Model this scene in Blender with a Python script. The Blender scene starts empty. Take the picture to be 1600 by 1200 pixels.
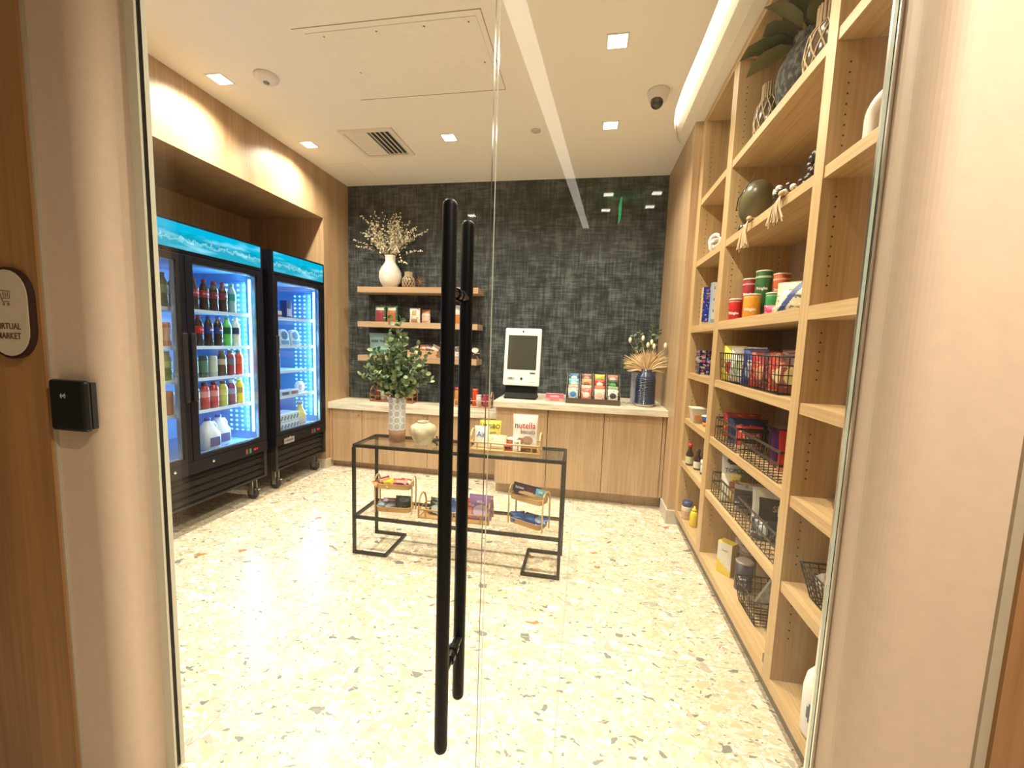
import bpy, math, random
from mathutils import Vector, Matrix, Euler
PI = math.pi
scene = bpy.context.scene
COL = scene.collection
random.seed(7)

# ------------------------------------------------------------------ camera
def setup_camera():
    yaw, pitch, roll = -0.17334, -0.10154, 0.03355
    cy, sy = math.cos(yaw), math.sin(yaw)
    fwd = Vector((sy*math.cos(pitch), cy*math.cos(pitch), math.sin(pitch)))
    right = Vector((cy, -sy, 0)); up = right.cross(fwd)
    r2 = right*math.cos(roll) + up*math.sin(roll)
    u2 = up*math.cos(roll) - right*math.sin(roll)
    cd = bpy.data.cameras.new('camera'); cd.sensor_width = 36.0; cd.lens = 640.4/1600*36
    cd.clip_start = 0.02
    c = bpy.data.objects.new('camera', cd); COL.objects.link(c)
    m = Matrix((( r2.x, u2.x, -fwd.x, 0), (r2.y, u2.y, -fwd.y, 0), (r2.z, u2.z, -fwd.z, 1.45), (0, 0, 0, 1)))
    c.matrix_world = m
    scene.camera = c
setup_camera()
scene.view_settings.view_transform = 'Standard'
scene.view_settings.look = 'None'
scene.view_settings.exposure = 0.0
scene.view_settings.gamma = 1.0
scene.view_settings.use_curve_mapping = False
w = bpy.data.worlds.new('world'); scene.world = w; w.use_nodes = True
w.node_tree.nodes['Background'].inputs[0].default_value = (0.9, 0.75, 0.6, 1)
w.node_tree.nodes['Background'].inputs[1].default_value = 0.05
scene.cycles.max_bounces = 10
scene.cycles.transparent_max_bounces = 24
scene.cycles.sample_clamp_indirect = 6.0
try: scene.cycles.use_denoising = True
except Exception: pass
SPOT_W = 172.0      # each ceiling downlight in the market
COVE = 13.0         # ceiling cove emission
LOBBY_W = 120.0     # each lobby downlight
WARM = (1.0, 0.875, 0.69)

# ------------------------------------------------------------------ materials
def newmat(name):
    m = bpy.data.materials.new(name); m.use_nodes = True
    nt = m.node_tree; b = nt.nodes['Principled BSDF']
    return m, nt, b
MC = {}
def pm(col, rough=0.45, metal=0.0, coat=0.0, trans=0.0, name=None, spec=0.5):
    key = (tuple(round(c, 3) for c in col), rough, metal, coat, trans, spec)
    if key in MC: return MC[key]
    m, nt, b = newmat(name or 'paint')
    # slight procedural variation so that nothing is perfectly flat
    tc = nt.nodes.new('ShaderNodeTexCoord'); n = nt.nodes.new('ShaderNodeTexNoise'); n.inputs['Scale'].default_value = 35
    mx = nt.nodes.new('ShaderNodeMix'); mx.data_type = 'RGBA'
    c = list(col)+[1]
    mx.inputs[6].default_value = [x*0.93 for x in col]+[1]; mx.inputs[7].default_value = [min(1, x*1.05) for x in col]+[1]
    nt.links.new(tc.outputs['Object'], n.inputs['Vector']); nt.links.new(n.outputs['Fac'], mx.inputs[0])
    nt.links.new(mx.outputs[2], b.inputs['Base Color'])
    b.inputs['Roughness'].default_value = rough; b.inputs['Metallic'].default_value = metal
    b.inputs['Coat Weight'].default_value = coat; b.inputs['Transmission Weight'].default_value = trans
    b.inputs['Specular IOR Level'].default_value = spec
    MC[key] = m; return m
def ramp(nt, fac, stops):
    r = nt.nodes.new('ShaderNodeValToRGB'); e = r.color_ramp.elements
    while len(e) > 1: e.remove(e[0])
    e[0].position = stops[0][0]; e[0].color = list(stops[0][1])+[1]
    for p, c in stops[1:]:
        x = e.new(p); x.color = list(c)+[1]
    nt.links.new(fac, r.inputs[0]); return r.outputs[0]
def wood(name, axis, dark, light, rough=0.42, scale=1.0):
    m, nt, b = newmat(name)
    tc = nt.nodes.new('ShaderNodeTexCoord'); mp = nt.nodes.new('ShaderNodeMapping')
    s = [90*scale]*3; s['xyz'.index(axis)] = 2.2*scale; mp.inputs['Scale'].default_value = s
    nt.links.new(tc.outputs['Object'], mp.inputs['Vector'])
    n = nt.nodes.new('ShaderNodeTexNoise'); n.inputs['Scale'].default_value = 1.0; n.inputs['Detail'].default_value = 5; n.inputs['Roughness'].default_value = 0.6
    nt.links.new(mp.outputs[0], n.inputs['Vector'])
    mp2 = nt.nodes.new('ShaderNodeMapping'); s2 = [9*scale]*3; s2['xyz'.index(axis)] = 0.5*scale; mp2.inputs['Scale'].default_value = s2
    nt.links.new(tc.outputs['Object'], mp2.inputs['Vector'])
    n2 = nt.nodes.new('ShaderNodeTexNoise'); n2.inputs['Scale'].default_value = 1.0; n2.inputs['Detail'].default_value = 3
    nt.links.new(mp2.outputs[0], n2.inputs['Vector'])
    a = nt.nodes.new('ShaderNodeMath'); a.operation = 'MULTIPLY_ADD'; a.inputs[1].default_value = 0.55
    nt.links.new(n.outputs['Fac'], a.inputs[0])
    mm = nt.nodes.new('ShaderNodeMath'); mm.operation = 'MULTIPLY'; mm.inputs[1].default_value = 0.45
    nt.links.new(n2.outputs['Fac'], mm.inputs[0]); nt.links.new(mm.outputs[0], a.inputs[2])
    col = ramp(nt, a.outputs[0], [(0.3, dark), (0.7, light)])
    nt.links.new(col, b.inputs['Base Color']); b.inputs['Roughness'].default_value = rough
    bp = nt.nodes.new('ShaderNodeBump'); bp.inputs['Strength'].default_value = 0.08; bp.inputs['Distance'].default_value = 0.002
    nt.links.new(n.outputs['Fac'], bp.inputs['Height']); nt.links.new(bp.outputs[0], b.inputs['Normal'])
    return m
OD, OL = (0.33, 0.20, 0.10), (0.56, 0.40, 0.25)
WZ = wood('oak_vertical', 'z', OD, OL); WY = wood('oak_along_wall', 'y', OD, OL); WX = wood('oak_across', 'x', OD, OL)
SD, SL = (0.38, 0.235, 0.10), (0.63, 0.45, 0.24)
SZ = wood('shelf_oak_vertical', 'z', SD, SL); SY = wood('shelf_oak_horizontal', 'y', SD, SL)
LOBW = wood('lobby_walnut', 'z', (0.24, 0.11, 0.04), (0.46, 0.24, 0.10), 0.4, 0.6)
BAM = wood('bamboo', 'x', (0.42, 0.24, 0.09), (0.66, 0.44, 0.20), 0.5)
BLACK = pm((0.012, 0.012, 0.013), 0.35, 0.3, name='black_metal')
FRIDGE = pm((0.006, 0.007, 0.014), 0.35, 0.0, name='cooler_black', spec=0.25)
WIRE = pm((0.03, 0.024, 0.02), 0.45, 0.5, name='dark_wire')
WHITE = pm((0.8, 0.78, 0.74), 0.4, name='white_plastic')
CREAM = pm((0.62, 0.48, 0.37), 0.6, name='cream_panel')
CHROME = pm((0.75, 0.75, 0.72), 0.2, 1.0, name='chrome')
BRASS = pm((0.7, 0.45, 0.2), 0.3, 1.0, name='brass')
GREYTRIM = pm((0.42, 0.36, 0.27), 0.5, name='grey_trim')
def emis(name, col, s):
    m, nt, b = newmat(name); nt.nodes.remove(b)
    e = nt.nodes.new('ShaderNodeEmission'); e.inputs[0].default_value = list(col)+[1]; e.inputs[1].default_value = s
    nt.links.new(e.outputs[0], nt.nodes['Material Output'].inputs[0]); return m
def glassmat(name, tint=(0.96, 0.98, 0.97), refl=1.0):
    m, nt, b = newmat(name); nt.nodes.remove(b)
    t = nt.nodes.new('ShaderNodeBsdfTransparent'); t.inputs[0].default_value = list(tint)+[1]
    g = nt.nodes.new('ShaderNodeBsdfGlossy'); g.inputs['Roughness'].default_value = 0.0; g.inputs[0].default_value = (refl, refl, refl, 1)
    f = nt.nodes.new('ShaderNodeFresnel')
    geo = nt.nodes.new('ShaderNodeNewGeometry'); io = nt.nodes.new('ShaderNodeMath'); io.operation = 'MULTIPLY_ADD'
    io.inputs[1].default_value = 1/1.45-1.45; io.inputs[2].default_value = 1.45   # a thin pane: same reflectance from both of its faces
    nt.links.new(geo.outputs['Backfacing'], io.inputs[0]); inv = nt.nodes.new('ShaderNodeMath'); inv.operation = 'MAXIMUM'; inv.inputs[1].default_value = 0.05
    nt.links.new(io.outputs[0], inv.inputs[0]); nt.links.new(inv.outputs[0], f.inputs[0])
    x = nt.nodes.new('ShaderNodeMixShader')
    nt.links.new(f.outputs[0], x.inputs[0]); nt.links.new(t.outputs[0], x.inputs[1]); nt.links.new(g.outputs[0], x.inputs[2])
    nt.links.new(x.outputs[0], nt.nodes['Material Output'].inputs[0]); return m
GLASS = glassmat('clear_glass')
GLASS2 = glassmat('cooler_glass', (0.9, 0.95, 1.0))
GLASSEDGE = pm((0.45, 0.5, 0.42), 0.15, 0.0, name='polished_glass_edge')

def mat_floor():
    m, nt, b = newmat('terrazzo'); L = nt.links.new
    tc = nt.nodes.new('ShaderNodeTexCoord')
    nz = nt.nodes.new('ShaderNodeTexNoise'); nz.inputs['Scale'].default_value = 9; nz.inputs['Detail'].default_value = 3
    L(tc.outputs['Object'], nz.inputs['Vector'])
    sub = nt.nodes.new('ShaderNodeVectorMath'); sub.operation = 'SUBTRACT'; sub.inputs[1].default_value = (0.5, 0.5, 0.5)
    L(nz.outputs['Color'], sub.inputs[0])
    sc = nt.nodes.new('ShaderNodeVectorMath'); sc.operation = 'SCALE'; sc.inputs['Scale'].default_value = 0.10
    L(sub.outputs[0], sc.inputs[0])
    ad = nt.nodes.new('ShaderNodeVectorMath'); ad.operation = 'ADD'
    L(tc.outputs['Object'], ad.inputs[0]); L(sc.outputs[0], ad.inputs[1])
    base = ramp(nt, nz.outputs['Fac'], [(0.3, (0.60, 0.51, 0.37)), (0.7, (0.68, 0.59, 0.45))])
    cur = base
    def layer(cur, scale, keep, edge, stops, rot):
        mp = nt.nodes.new('ShaderNodeMapping'); mp.inputs['Rotation'].default_value = (0, 0, rot); mp.inputs['Scale'].default_value = (1, 1.7, 1)
        L(ad.outputs[0], mp.inputs[0])
        v = nt.nodes.new('ShaderNodeTexVoronoi'); v.voronoi_dimensions = '2D'; v.inputs['Scale'].default_value = scale
        d = nt.nodes.new('ShaderNodeTexVoronoi'); d.voronoi_dimensions = '2D'; d.feature = 'DISTANCE_TO_EDGE'; d.inputs['Scale'].default_value = scale
        L(mp.outputs[0], v.inputs['Vector']); L(mp.outputs[0], d.inputs['Vector'])
        sp = nt.nodes.new('ShaderNodeSeparateColor'); L(v.outputs['Color'], sp.inputs[0])
        g = nt.nodes.new('ShaderNodeMath'); g.operation = 'GREATER_THAN'; g.inputs[1].default_value = keep; L(sp.outputs[0], g.inputs[0])
        e = nt.nodes.new('ShaderNodeMath'); e.operation = 'GREATER_THAN'; e.inputs[1].default_value = edge; L(d.outputs['Distance'], e.inputs[0])
        a = nt.nodes.new('ShaderNodeMath'); a.operation = 'MULTIPLY'; L(g.outputs[0], a.inputs[0]); L(e.outputs[0], a.inputs[1])
        c = ramp(nt, sp.outputs[1], stops)
        r = c.node; r.color_ramp.interpolation = 'CONSTANT'
        mx = nt.nodes.new('ShaderNodeMix'); mx.data_type = 'RGBA'
        L(a.outputs[0], mx.inputs[0]); L(cur, mx.inputs[6]); L(c, mx.inputs[7]); return mx.outputs[2]
    wh, cr, gr, dk, ru, tn = (0.80, 0.77, 0.67), (0.71, 0.63, 0.49), (0.42, 0.39, 0.32), (0.19, 0.20, 0.18), (0.42, 0.19, 0.07), (0.58, 0.46, 0.30)
    cur = layer(cur, 95, 0.60, 0.03, [(0, tn), (0.4, cr), (0.6, wh), (0.8, gr), (0.93, dk)], 1.1)
    cur = layer(cur, 42, 0.76, 0.05, [(0, wh), (0.4, cr), (0.6, tn), (0.78, gr), (0.93, dk)], 0.5)
    cur = layer(cur, 18, 0.83, 0.07, [(0, wh), (0.45, cr), (0.62, tn), (0.8, gr), (0.93, dk), (0.97, ru)], -0.4)
    # tile joints: 1.26 m grid
    sx = nt.nodes.new('ShaderNodeSeparateXYZ'); L(tc.outputs['Object'], sx.inputs[0])
    def joint(out, off):
        a = nt.nodes.new('ShaderNodeMath'); a.operation = 'ADD'; a.inputs[1].default_value = off+126*0.63; L(out, a.inputs[0])
        mo = nt.nodes.new('ShaderNodeMath'); mo.operation = 'MODULO'; mo.inputs[1].default_value = 1.26; L(a.outputs[0], mo.inputs[0])
        l = nt.nodes.new('ShaderNodeMath'); l.operation = 'LESS_THAN'; l.inputs[1].default_value = 0.0035; L(mo.outputs[0], l.inputs[0]); return l.outputs[0]
    jx, jy = joint(sx.outputs[0], 0.04), joint(sx.outputs[1], -1.885)
    mxx = nt.nodes.new('ShaderNodeMath'); mxx.operation = 'MAXIMUM'; L(jx, mxx.inputs[0]); L(jy, mxx.inputs[1])
    mx = nt.nodes.new('ShaderNodeMix'); mx.data_type = 'RGBA'; L(mxx.outputs[0], mx.inputs[0]); L(cur, mx.inputs[6]); mx.inputs[7].default_value = (0.38, 0.33, 0.25, 1)
    L(mx.outputs[2], b.inputs['Base Color']); b.inputs['Roughness'].default_value = 0.27
    return m
def mat_wallpaper():
    m, nt, b = newmat('grasscloth'); L = nt.links.new
    tc = nt.nodes.new('ShaderNodeTexCoord')
    def nz(s, d=3):
        mp = nt.nodes.new('ShaderNodeMapping'); mp.inputs['Scale'].default_value = s; L(tc.outputs['Object'], mp.inputs[0])
        n = nt.nodes.new('ShaderNodeTexNoise'); n.inputs['Scale'].default_value = 1; n.inputs['Detail'].default_value = d; L(mp.outputs[0], n.inputs['Vector']); return n.outputs['Fac']
    a, c, d = nz((7, 1, 75), 5), nz((60, 1, 5), 4), nz((9, 1, 9), 5)
    m1 = nt.nodes.new('ShaderNodeMath'); m1.operation = 'ADD'; L(a, m1.inputs[0]); L(c, m1.inputs[1])
    m2 = nt.nodes.new('ShaderNodeMath'); m2.operation = 'ADD'; L(m1.outputs[0], m2.inputs[0]); L(d, m2.inputs[1])
    m3 = nt.nodes.new('ShaderNodeMath'); m3.operation = 'DIVIDE'; m3.inputs[1].default_value = 3; L(m2.outputs[0], m3.inputs[0])
    col = ramp(nt, m3.outputs[0], [(0.40, (0.007, 0.010, 0.012)), (0.5, (0.034, 0.043, 0.045)), (0.60, (0.10, 0.115, 0.115))])
    L(col, b.inputs['Base Color']); b.inputs['Roughness'].default_value = 0.7
    bp = nt.nodes.new('ShaderNodeBump'); bp.inputs['Strength'].default_value = 0.3; bp.inputs['Distance'].default_value = 0.003
    L(m3.outputs[0], bp.inputs['Height']); L(bp.outputs[0], b.inputs['Normal']); return m
def mat_marble():
    m, nt, b = newmat('travertine_top'); L = nt.links.new
    tc = nt.nodes.new('ShaderNodeTexCoord'); mp = nt.nodes.new('ShaderNodeMapping'); mp.inputs['Scale'].default_value = (2.2, 9, 14); mp.inputs['Rotation'].default_value = (0, 0.12, 0.1)
    L(tc.outputs['Object'], mp.inputs[0])
    n = nt.nodes.new('ShaderNodeTexNoise'); n.inputs['Scale'].default_value = 1.4; n.inputs['Detail'].default_value = 6; L(mp.outputs[0], n.inputs['Vector'])
    col = ramp(nt, n.outputs['Fac'], [(0.3, (0.45, 0.38, 0.27)), (0.45, (0.66, 0.60, 0.47)), (0.55, (0.74, 0.69, 0.57)), (0.62, (0.58, 0.52, 0.40)), (0.7, (0.74, 0.70, 0.58))])
    L(col, b.inputs['Base Color']); b.inputs['Roughness'].default_value = 0.3; return m
def mat_plaster(name, col, s=60):
    m, nt, b = newmat(name); L = nt.links.new
    n = nt.nodes.new('ShaderNodeTexNoise'); n.inputs['Scale'].default_value = s
    tc = nt.nodes.new('ShaderNodeTexCoord'); L(tc.outputs['Object'], n.inputs['Vector'])
    b.inputs['Base Color'].default_value = list(col)+[1]; b.inputs['Roughness'].default_value = 0.85
    bp = nt.nodes.new('ShaderNodeBump'); bp.inputs['Strength'].default_value = 0.05; bp.inputs['Distance'].default_value = 0.001
    L(n.outputs['Fac'], bp.inputs['Height']); L(bp.outputs[0], b.inputs['Normal']); return m
def mat_header():
    m, nt, b = newmat('backlit_ice_print'); nt.nodes.remove(b); L = nt.links.new
    tc = nt.nodes.new('ShaderNodeTexCoord'); sx = nt.nodes.new('ShaderNodeSeparateXYZ'); L(tc.outputs['Object'], sx.inputs[0])
    n = nt.nodes.new('ShaderNodeTexNoise'); n.inputs['Scale'].default_value = 22; n.inputs['Detail'].default_value = 6; n.inputs['Roughness'].default_value = 0.7
    L(tc.outputs['Object'], n.inputs['Vector'])
    # height in the sign (object z from -0.09 to 0.09) plus noise -> white ice at the bottom, cyan sky above
    a = nt.nodes.new('ShaderNodeMath'); a.operation = 'MULTIPLY_ADD'; a.inputs[1].default_value = 5.0; a.inputs[2].default_value = 0.53; L(sx.outputs[2], a.inputs[0])
    c = nt.nodes.new('ShaderNodeMath'); c.operation = 'MULTIPLY_ADD'; c.inputs[1].default_value = -0.75; L(n.outputs['Fac'], c.inputs[0]); L(a.outputs[0], c.inputs[2])
    ice = ramp(nt, c.outputs[0], [(0.0, (0.02, 0.42, 0.60)), (0.02, (0.30, 0.72, 0.82)), (0.05, (0.04, 0.46, 0.64)), (0.08, (0.45, 0.80, 0.88)), (0.11, (0.0, 0.34, 0.52)), (0.2, (0.0, 0.40, 0.60)), (0.35, (0.0, 0.50, 0.78)), (0.7, (0.0, 0.48, 0.80)), (1.0, (0.0, 0.36, 0.72))])
    mp = nt.nodes.new('ShaderNodeMapping'); mp.inputs['Scale'].default_value = (1, 2.2, 14); mp.inputs['Rotation'].default_value = (0.10, 0, 0); L(tc.outputs['Object'], mp.inputs[0])
    n2 = nt.nodes.new('ShaderNodeTexNoise'); n2.inputs['Scale'].default_value = 1.6; n2.inputs['Detail'].default_value = 2; L(mp.outputs[0], n2.inputs['Vector'])
    st = ramp(nt, n2.outputs['Fac'], [(0.5, (0, 0, 0)), (0.75, (0.25, 0.35, 0.35))])
    ad = nt.nodes.new('ShaderNodeMix'); ad.data_type = 'RGBA'; ad.blend_type = 'ADD'; ad.inputs[0].default_value = 1; L(ice, ad.inputs[6]); L(st, ad.inputs[7])
    e = nt.nodes.new('ShaderNodeEmission'); e.inputs[1].default_value = 1.15; L(ad.outputs[2], e.inputs[0])
    L(e.outputs[0], nt.nodes['Material Output'].inputs[0]); return m
def mat_speckle(name, c1, c2, scale, rough=0.6, lo=0.45, hi=0.6, bump=0.2, stretch=(1, 1, 1)):
    m, nt, b = newmat(name); L = nt.links.new
    tc = nt.nodes.new('ShaderNodeTexCoord'); mp = nt.nodes.new('ShaderNodeMapping'); mp.inputs['Scale'].default_value = stretch; L(tc.outputs['Object'], mp.inputs[0])
    n = nt.nodes.new('ShaderNodeTexNoise'); n.inputs['Scale'].default_value = scale; n.inputs['Detail'].default_value = 5; L(mp.outputs[0], n.inputs['Vector'])
    L(ramp(nt, n.outputs['Fac'], [(lo, c1), (hi, c2)]), b.inputs['Base Color']); b.inputs['Roughness'].default_value = rough
    bp = nt.nodes.new('ShaderNodeBump'); bp.inputs['Strength'].default_value = bump; bp.inputs['Distance'].default_value = 0.003
    L(n.outputs['Fac'], bp.inputs['Height']); L(bp.outputs[0], b.inputs['Normal']); return m
FLOOR = mat_floor(); PAPER = mat_wallpaper(); MARBLE = mat_marble(); HEADER = mat_header()
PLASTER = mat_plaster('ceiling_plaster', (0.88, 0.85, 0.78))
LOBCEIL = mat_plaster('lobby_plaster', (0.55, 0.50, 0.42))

# ------------------------------------------------------------------ mesh builder
class MB:
    def __init__(s): s.v = []; s.f = []; s.m = []; s.sm = []
    def add(s, vs, fs, m=0, smooth=False):
        o = len(s.v); s.v += [tuple(v) for v in vs]
        for f in fs: s.f.append([o+i for i in f]); s.m.append(m); s.sm.append(smooth)
        return s
    def box(s, x0, x1, y0, y1, z0, z1, m=0):
        if x0 > x1: x0, x1 = x1, x0
        if y0 > y1: y0, y1 = y1, y0
        if z0 > z1: z0, z1 = z1, z0
        vs = [(x, y, z) for z in (z0, z1) for y in (y0, y1) for x in (x0, x1)]
        return s.add(vs, [(0, 2, 3, 1), (4, 5, 7, 6), (0, 1, 5, 4), (2, 6, 7, 3), (0, 4, 6, 2), (1, 3, 7, 5)], m)
    def obox(s, c, size, rot=(0, 0, 0), m=0):
        R = Euler(rot).to_matrix(); c = Vector(c); h = [a/2 for a in size]
        vs = [c + R @ Vector((x*h[0], y*h[1], z*h[2])) for z in (-1, 1) for y in (-1, 1) for x in (-1, 1)]
        return s.add(vs, [(0, 2, 3, 1), (4, 5, 7, 6), (0, 1, 5, 4), (2, 6, 7, 3), (0, 4, 6, 2), (1, 3, 7, 5)], m)
    def tube(s, pts, r, n=8, m=0, closed=False, caps=True, radii=None):
        pts = [Vector(p) for p in pts]; N = len(pts); rings = []
        for i, p in enumerate(pts):
            if closed: t = pts[(i+1) % N]-pts[i-1]
            else: t = pts[min(i+1, N-1)]-pts[max(i-1, 0)]
            if t.length < 1e-9: t = Vector((0, 0, 1))
            t.normalize(); up = Vector((0, 0, 1)) if abs(t.z) < 0.93 else Vector((0, 1, 0))
            a = t.cross(up).normalized(); b = t.cross(a)
            rr = radii[i] if radii else r
            rings.append([p + a*rr*math.cos(2*PI*k/n) + b*rr*math.sin(2*PI*k/n) for k in range(n)])
        vs = [v for rg in rings for v in rg]; fs = []
        for i in range(N if closed else N-1):
            j = (i+1) % N
            for k in range(n): fs.append((i*n+k, i*n+(k+1) % n, j*n+(k+1) % n, j*n+k))
        s.add(vs, fs, m, n > 4)
        if caps and not closed:
            s.add(rings[0], [tuple(range(n))[::-1]], m); s.add(rings[-1], [tuple(range(n))], m)
        return s
    def lathe(s, prof, n=20, m=0, c=(0, 0, 0), mf=None, smooth=True, axis='z', close=True):
        N = len(prof); vs = []
        for r, z in prof:
            for k in range(n):
                a = 2*PI*k/n; x, y = r*math.cos(a), r*math.sin(a)
                if axis == 'z': vs.append((c[0]+x, c[1]+y, c[2]+z))
                elif axis == 'y': vs.append((c[0]+x, c[1]+z, c[2]+y))
                else: vs.append((c[0]+z, c[1]+x, c[2]+y))
        o = len(s.v); s.v += vs
        for i in range(N-1):
            for k in range(n):
                s.f.append([o+i*n+k, o+i*n+(k+1) % n, o+(i+1)*n+(k+1) % n, o+(i+1)*n+k])
                s.m.append(mf(i, k) if mf else m); s.sm.append(smooth)
        if close:
            for i in (0, N-1):
                if prof[i][0] > 1e-4:
                    f = [o+i*n+k for k in range(n)]; s.f.append(f[::-1] if i == 0 else f); s.m.append(mf(i if i == 0 else N-2, 0) if mf else m); s.sm.append(False)
        return s
    def ball(s, c, r, m=0, n=8, sz=1.0, sxy=1.0):
        return s.lathe([(max(1e-5, r*sxy*math.sin(PI*i/n)), -r*sz*math.cos(PI*i/n)) for i in range(n+1)], n+2, m, c, close=False)
    def prism(s, poly, z0, z1, m=0, axis='z'):
        n = len(poly)
        def P(a, b, h): return (a, b, h) if axis == 'z' else ((a, h, b) if axis == 'y' else (h, a, b))
        vs = [P(a, b, z0) for a, b in poly]+[P(a, b, z1) for a, b in poly]
        return s.add(vs, [tuple(range(n))[::-1], tuple(range(n, 2*n))]+[(i, (i+1) % n, n+(i+1) % n, n+i) for i in range(n)], m)
    def leaf(s, base, d, L, W, m=0, curl=0.2, nrm=None):
        d = Vector(d).normalized(); base = Vector(base)
        up = Vector(nrm) if nrm else Vector((random.uniform(-1, 1), random.uniform(-1, 1), random.uniform(-.2, 1)))
        a = d.cross(up);
        if a.length < 1e-3: a = d.cross(Vector((1, 0, 0)))
        a.normalize(); n = a.cross(d)
        P = [(0, 0), (0.25, 0.75), (0.55, 1.0), (0.82, 0.7), (1.0, 0)]
        c = [base + d*L*t + n*L*curl*t*t for t, _ in P]
        vs = [c[0]]+[c[i]+a*W/2*P[i][1]+n*W*0.12 for i in (1, 2, 3)]+[c[4]]+[c[i]-a*W/2*P[i][1]+n*W*0.12 for i in (3, 2, 1)]+[c[1], c[2], c[3]]
        fs = [(0, 1, 8), (0, 8, 7), (1, 2, 9, 8), (8, 9, 6, 7), (2, 3, 10, 9), (9, 10, 5, 6), (3, 4, 10), (10, 4, 5)]
        return s.add(vs, fs, m, True)
    def build(s, name, mats, parent=None, loc=(0, 0, 0), rot=(0, 0, 0), bevel=0, fix=True):
        me = bpy.data.meshes.new(name); me.from_pydata(s.v, [], s.f)
        for mm in (mats if isinstance(mats, (list, tuple)) else [mats]): me.materials.append(mm)
        me.polygons.foreach_set('material_index', s.m); me.polygons.foreach_set('use_smooth', s.sm); me.update()
        o = bpy.data.objects.new(name, me); COL.objects.link(o); o.location = loc; o.rotation_euler = rot
        if parent: o.parent = parent
        if bevel:
            b = o.modifiers.new('bevel', 'BEVEL'); b.width = bevel; b.segments = 2; b.limit_method = 'ANGLE'
        return o
def tag(o, label, cat, group=None, kind=None):
    if label: o['label'] = label
    if cat: o['category'] = cat
    if group: o['group'] = group
    if kind: o['kind'] = kind
    return o
def thing(name, label, cat, loc=(0, 0, 0), rz=0, group=None):
    o = bpy.data.objects.new(name, None); COL.objects.link(o); o.location = loc; o.rotation_euler = (0, 0, rz); o.empty_display_size = 0.05
    return tag(o, label, cat, group)
def struct(o): o['kind'] = 'structure'; return o
def dup(r, loc, rz=None, label=None, group=None):
    c = r.copy(); COL.objects.link(c); c.location = loc
    if rz is not None: c.rotation_euler = (r.rotation_euler[0], r.rotation_euler[1], rz)
    if label: c['label'] = label
    if group: c['group'] = group
    for ch in list(r.children):
        d = ch.copy(); COL.objects.link(d); d.parent = c
        for g in list(ch.children):
            e = g.copy(); COL.objects.link(e); e.parent = d
    return c
def text(s, size, mat, parent, loc=(0, 0, 0), rot=(PI/2, 0, 0), wrap=None, bold=0.0, sx=1.0, name='lettering', shear=0.0):
    cu = bpy.data.curves.new('t', 'FONT'); cu.body = s; cu.size = size; cu.align_x = 'CENTER'; cu.align_y = 'CENTER'; cu.offset = bold; cu.shear = shear; cu.resolution_u = 3
    if not wrap: cu.extrude = 0.0004
    t = bpy.data.objects.new('t', cu)
    me = bpy.data.meshes.new_from_object(t); bpy.data.objects.remove(t); bpy.data.curves.remove(cu)
    for v in me.vertices:
        v.co.x *= sx
        if wrap:
            a = v.co.x/wrap; x, y = v.co.x, v.co.y
            v.co = (wrap*math.sin(a), y, wrap*math.cos(a))
    me.materials.clear(); me.materials.append(mat)
    o = bpy.data.objects.new(name, me); COL.objects.link(o); o.location = loc; o.rotation_euler = rot
    if parent: o.parent = parent
    return o

# ------------------------------------------------------------------ the room
XL, XR, YB, ZC = -2.745, 0.735, 4.44, 3.145
GY = 1.025
struct(MB().box(-3.75, 2.2, -6.5, 4.7, -0.12, 0).build('floor', FLOOR))
struct(MB().box(-3.75, 1.6, YB, YB+0.15, 0, 3.3).build('wall_back', PAPER))
# ceiling with the cove opening: front part, left part, polygon strips round the slot
cove = [(0.575, 1.1), (0.562, 2.0), (0.556, 2.6), (0.545, 3.0), (0.550, 3.25), (0.571, 3.43), (0.61, 3.6), (0.655, 3.72), (0.69, 3.78)]
mb = MB(); mb.box(-3.75, 0.545, 1.1, YB, ZC, ZC+0.2)
for (x0, y0), (x1, y1) in zip(cove[:-1], cove[1:]):
    mb.prism([(0.545, y0), (x0, y0), (x1, y1), (0.545, y1)], ZC, ZC+0.2)
mb.prism([(0.545, 3.78), (0.69, 3.78), (1.6, 3.78), (1.6, YB), (0.545, YB)], ZC, ZC+0.2)
mb.prism([(0.72, 1.1), (1.6, 1.1), (1.6, 3.78), (0.72, 3.78)], ZC, ZC+0.2)
struct(mb.build('ceiling', PLASTER))
mb = MB()   # recess above the slot: sloping right cheek and top
mb.prism([(0.614, ZC+0.115), (0.618, ZC+0.075), (0.632, ZC+0.045), (0.66, ZC+0.02), (0.72, ZC+0.002), (0.74, ZC+0.002), (0.74, ZC+0.115)], 1.1, 3.78, axis='y')
struct(mb.build('trim_1', pm((0.85, 0.8, 0.7), 0.7, name='cove_plaster')))
cv = thing('cove_light', 'bright curved linear light set in the ceiling slot above the tall shelves', 'ceiling light', (0.6, 2.4, ZC+0.07))
MB().box(-0.055, 0.013, -1.3, 1.38, 0, 0.01).build('diffuser', emis('cove_glow', (1.0, 0.88, 0.68), COVE), cv)
# left wall, soffit and cooler niche
mb = MB()
mb.box(-3.7, XL, 1.1, YB, 2.665, ZC)                 # soffit over the niche
struct(mb.build('wall_left', WZ))
struct(MB().box(-3.7, XL, 3.985, YB, 0.10, 2.664).build('wall_left_pier', WZ))['label'] = 'oak pier beside the single-door cooler'
struct(MB().box(-3.7, -3.62, 1.1, 3.985, 0, 2.664).build('wall_niche', WZ))
struct(MB().box(-3.7, XL+0.001, 1.1, 1.55, 0, 2.664).build('wall_left_near', WZ))
BASEB = pm((0.55, 0.50, 0.40), 0.5, name='painted_base')
struct(MB().box(-3.6, XL+0.012, 3.973, 4.12, 0, 0.10).build('baseboard_left', BASEB))
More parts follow.
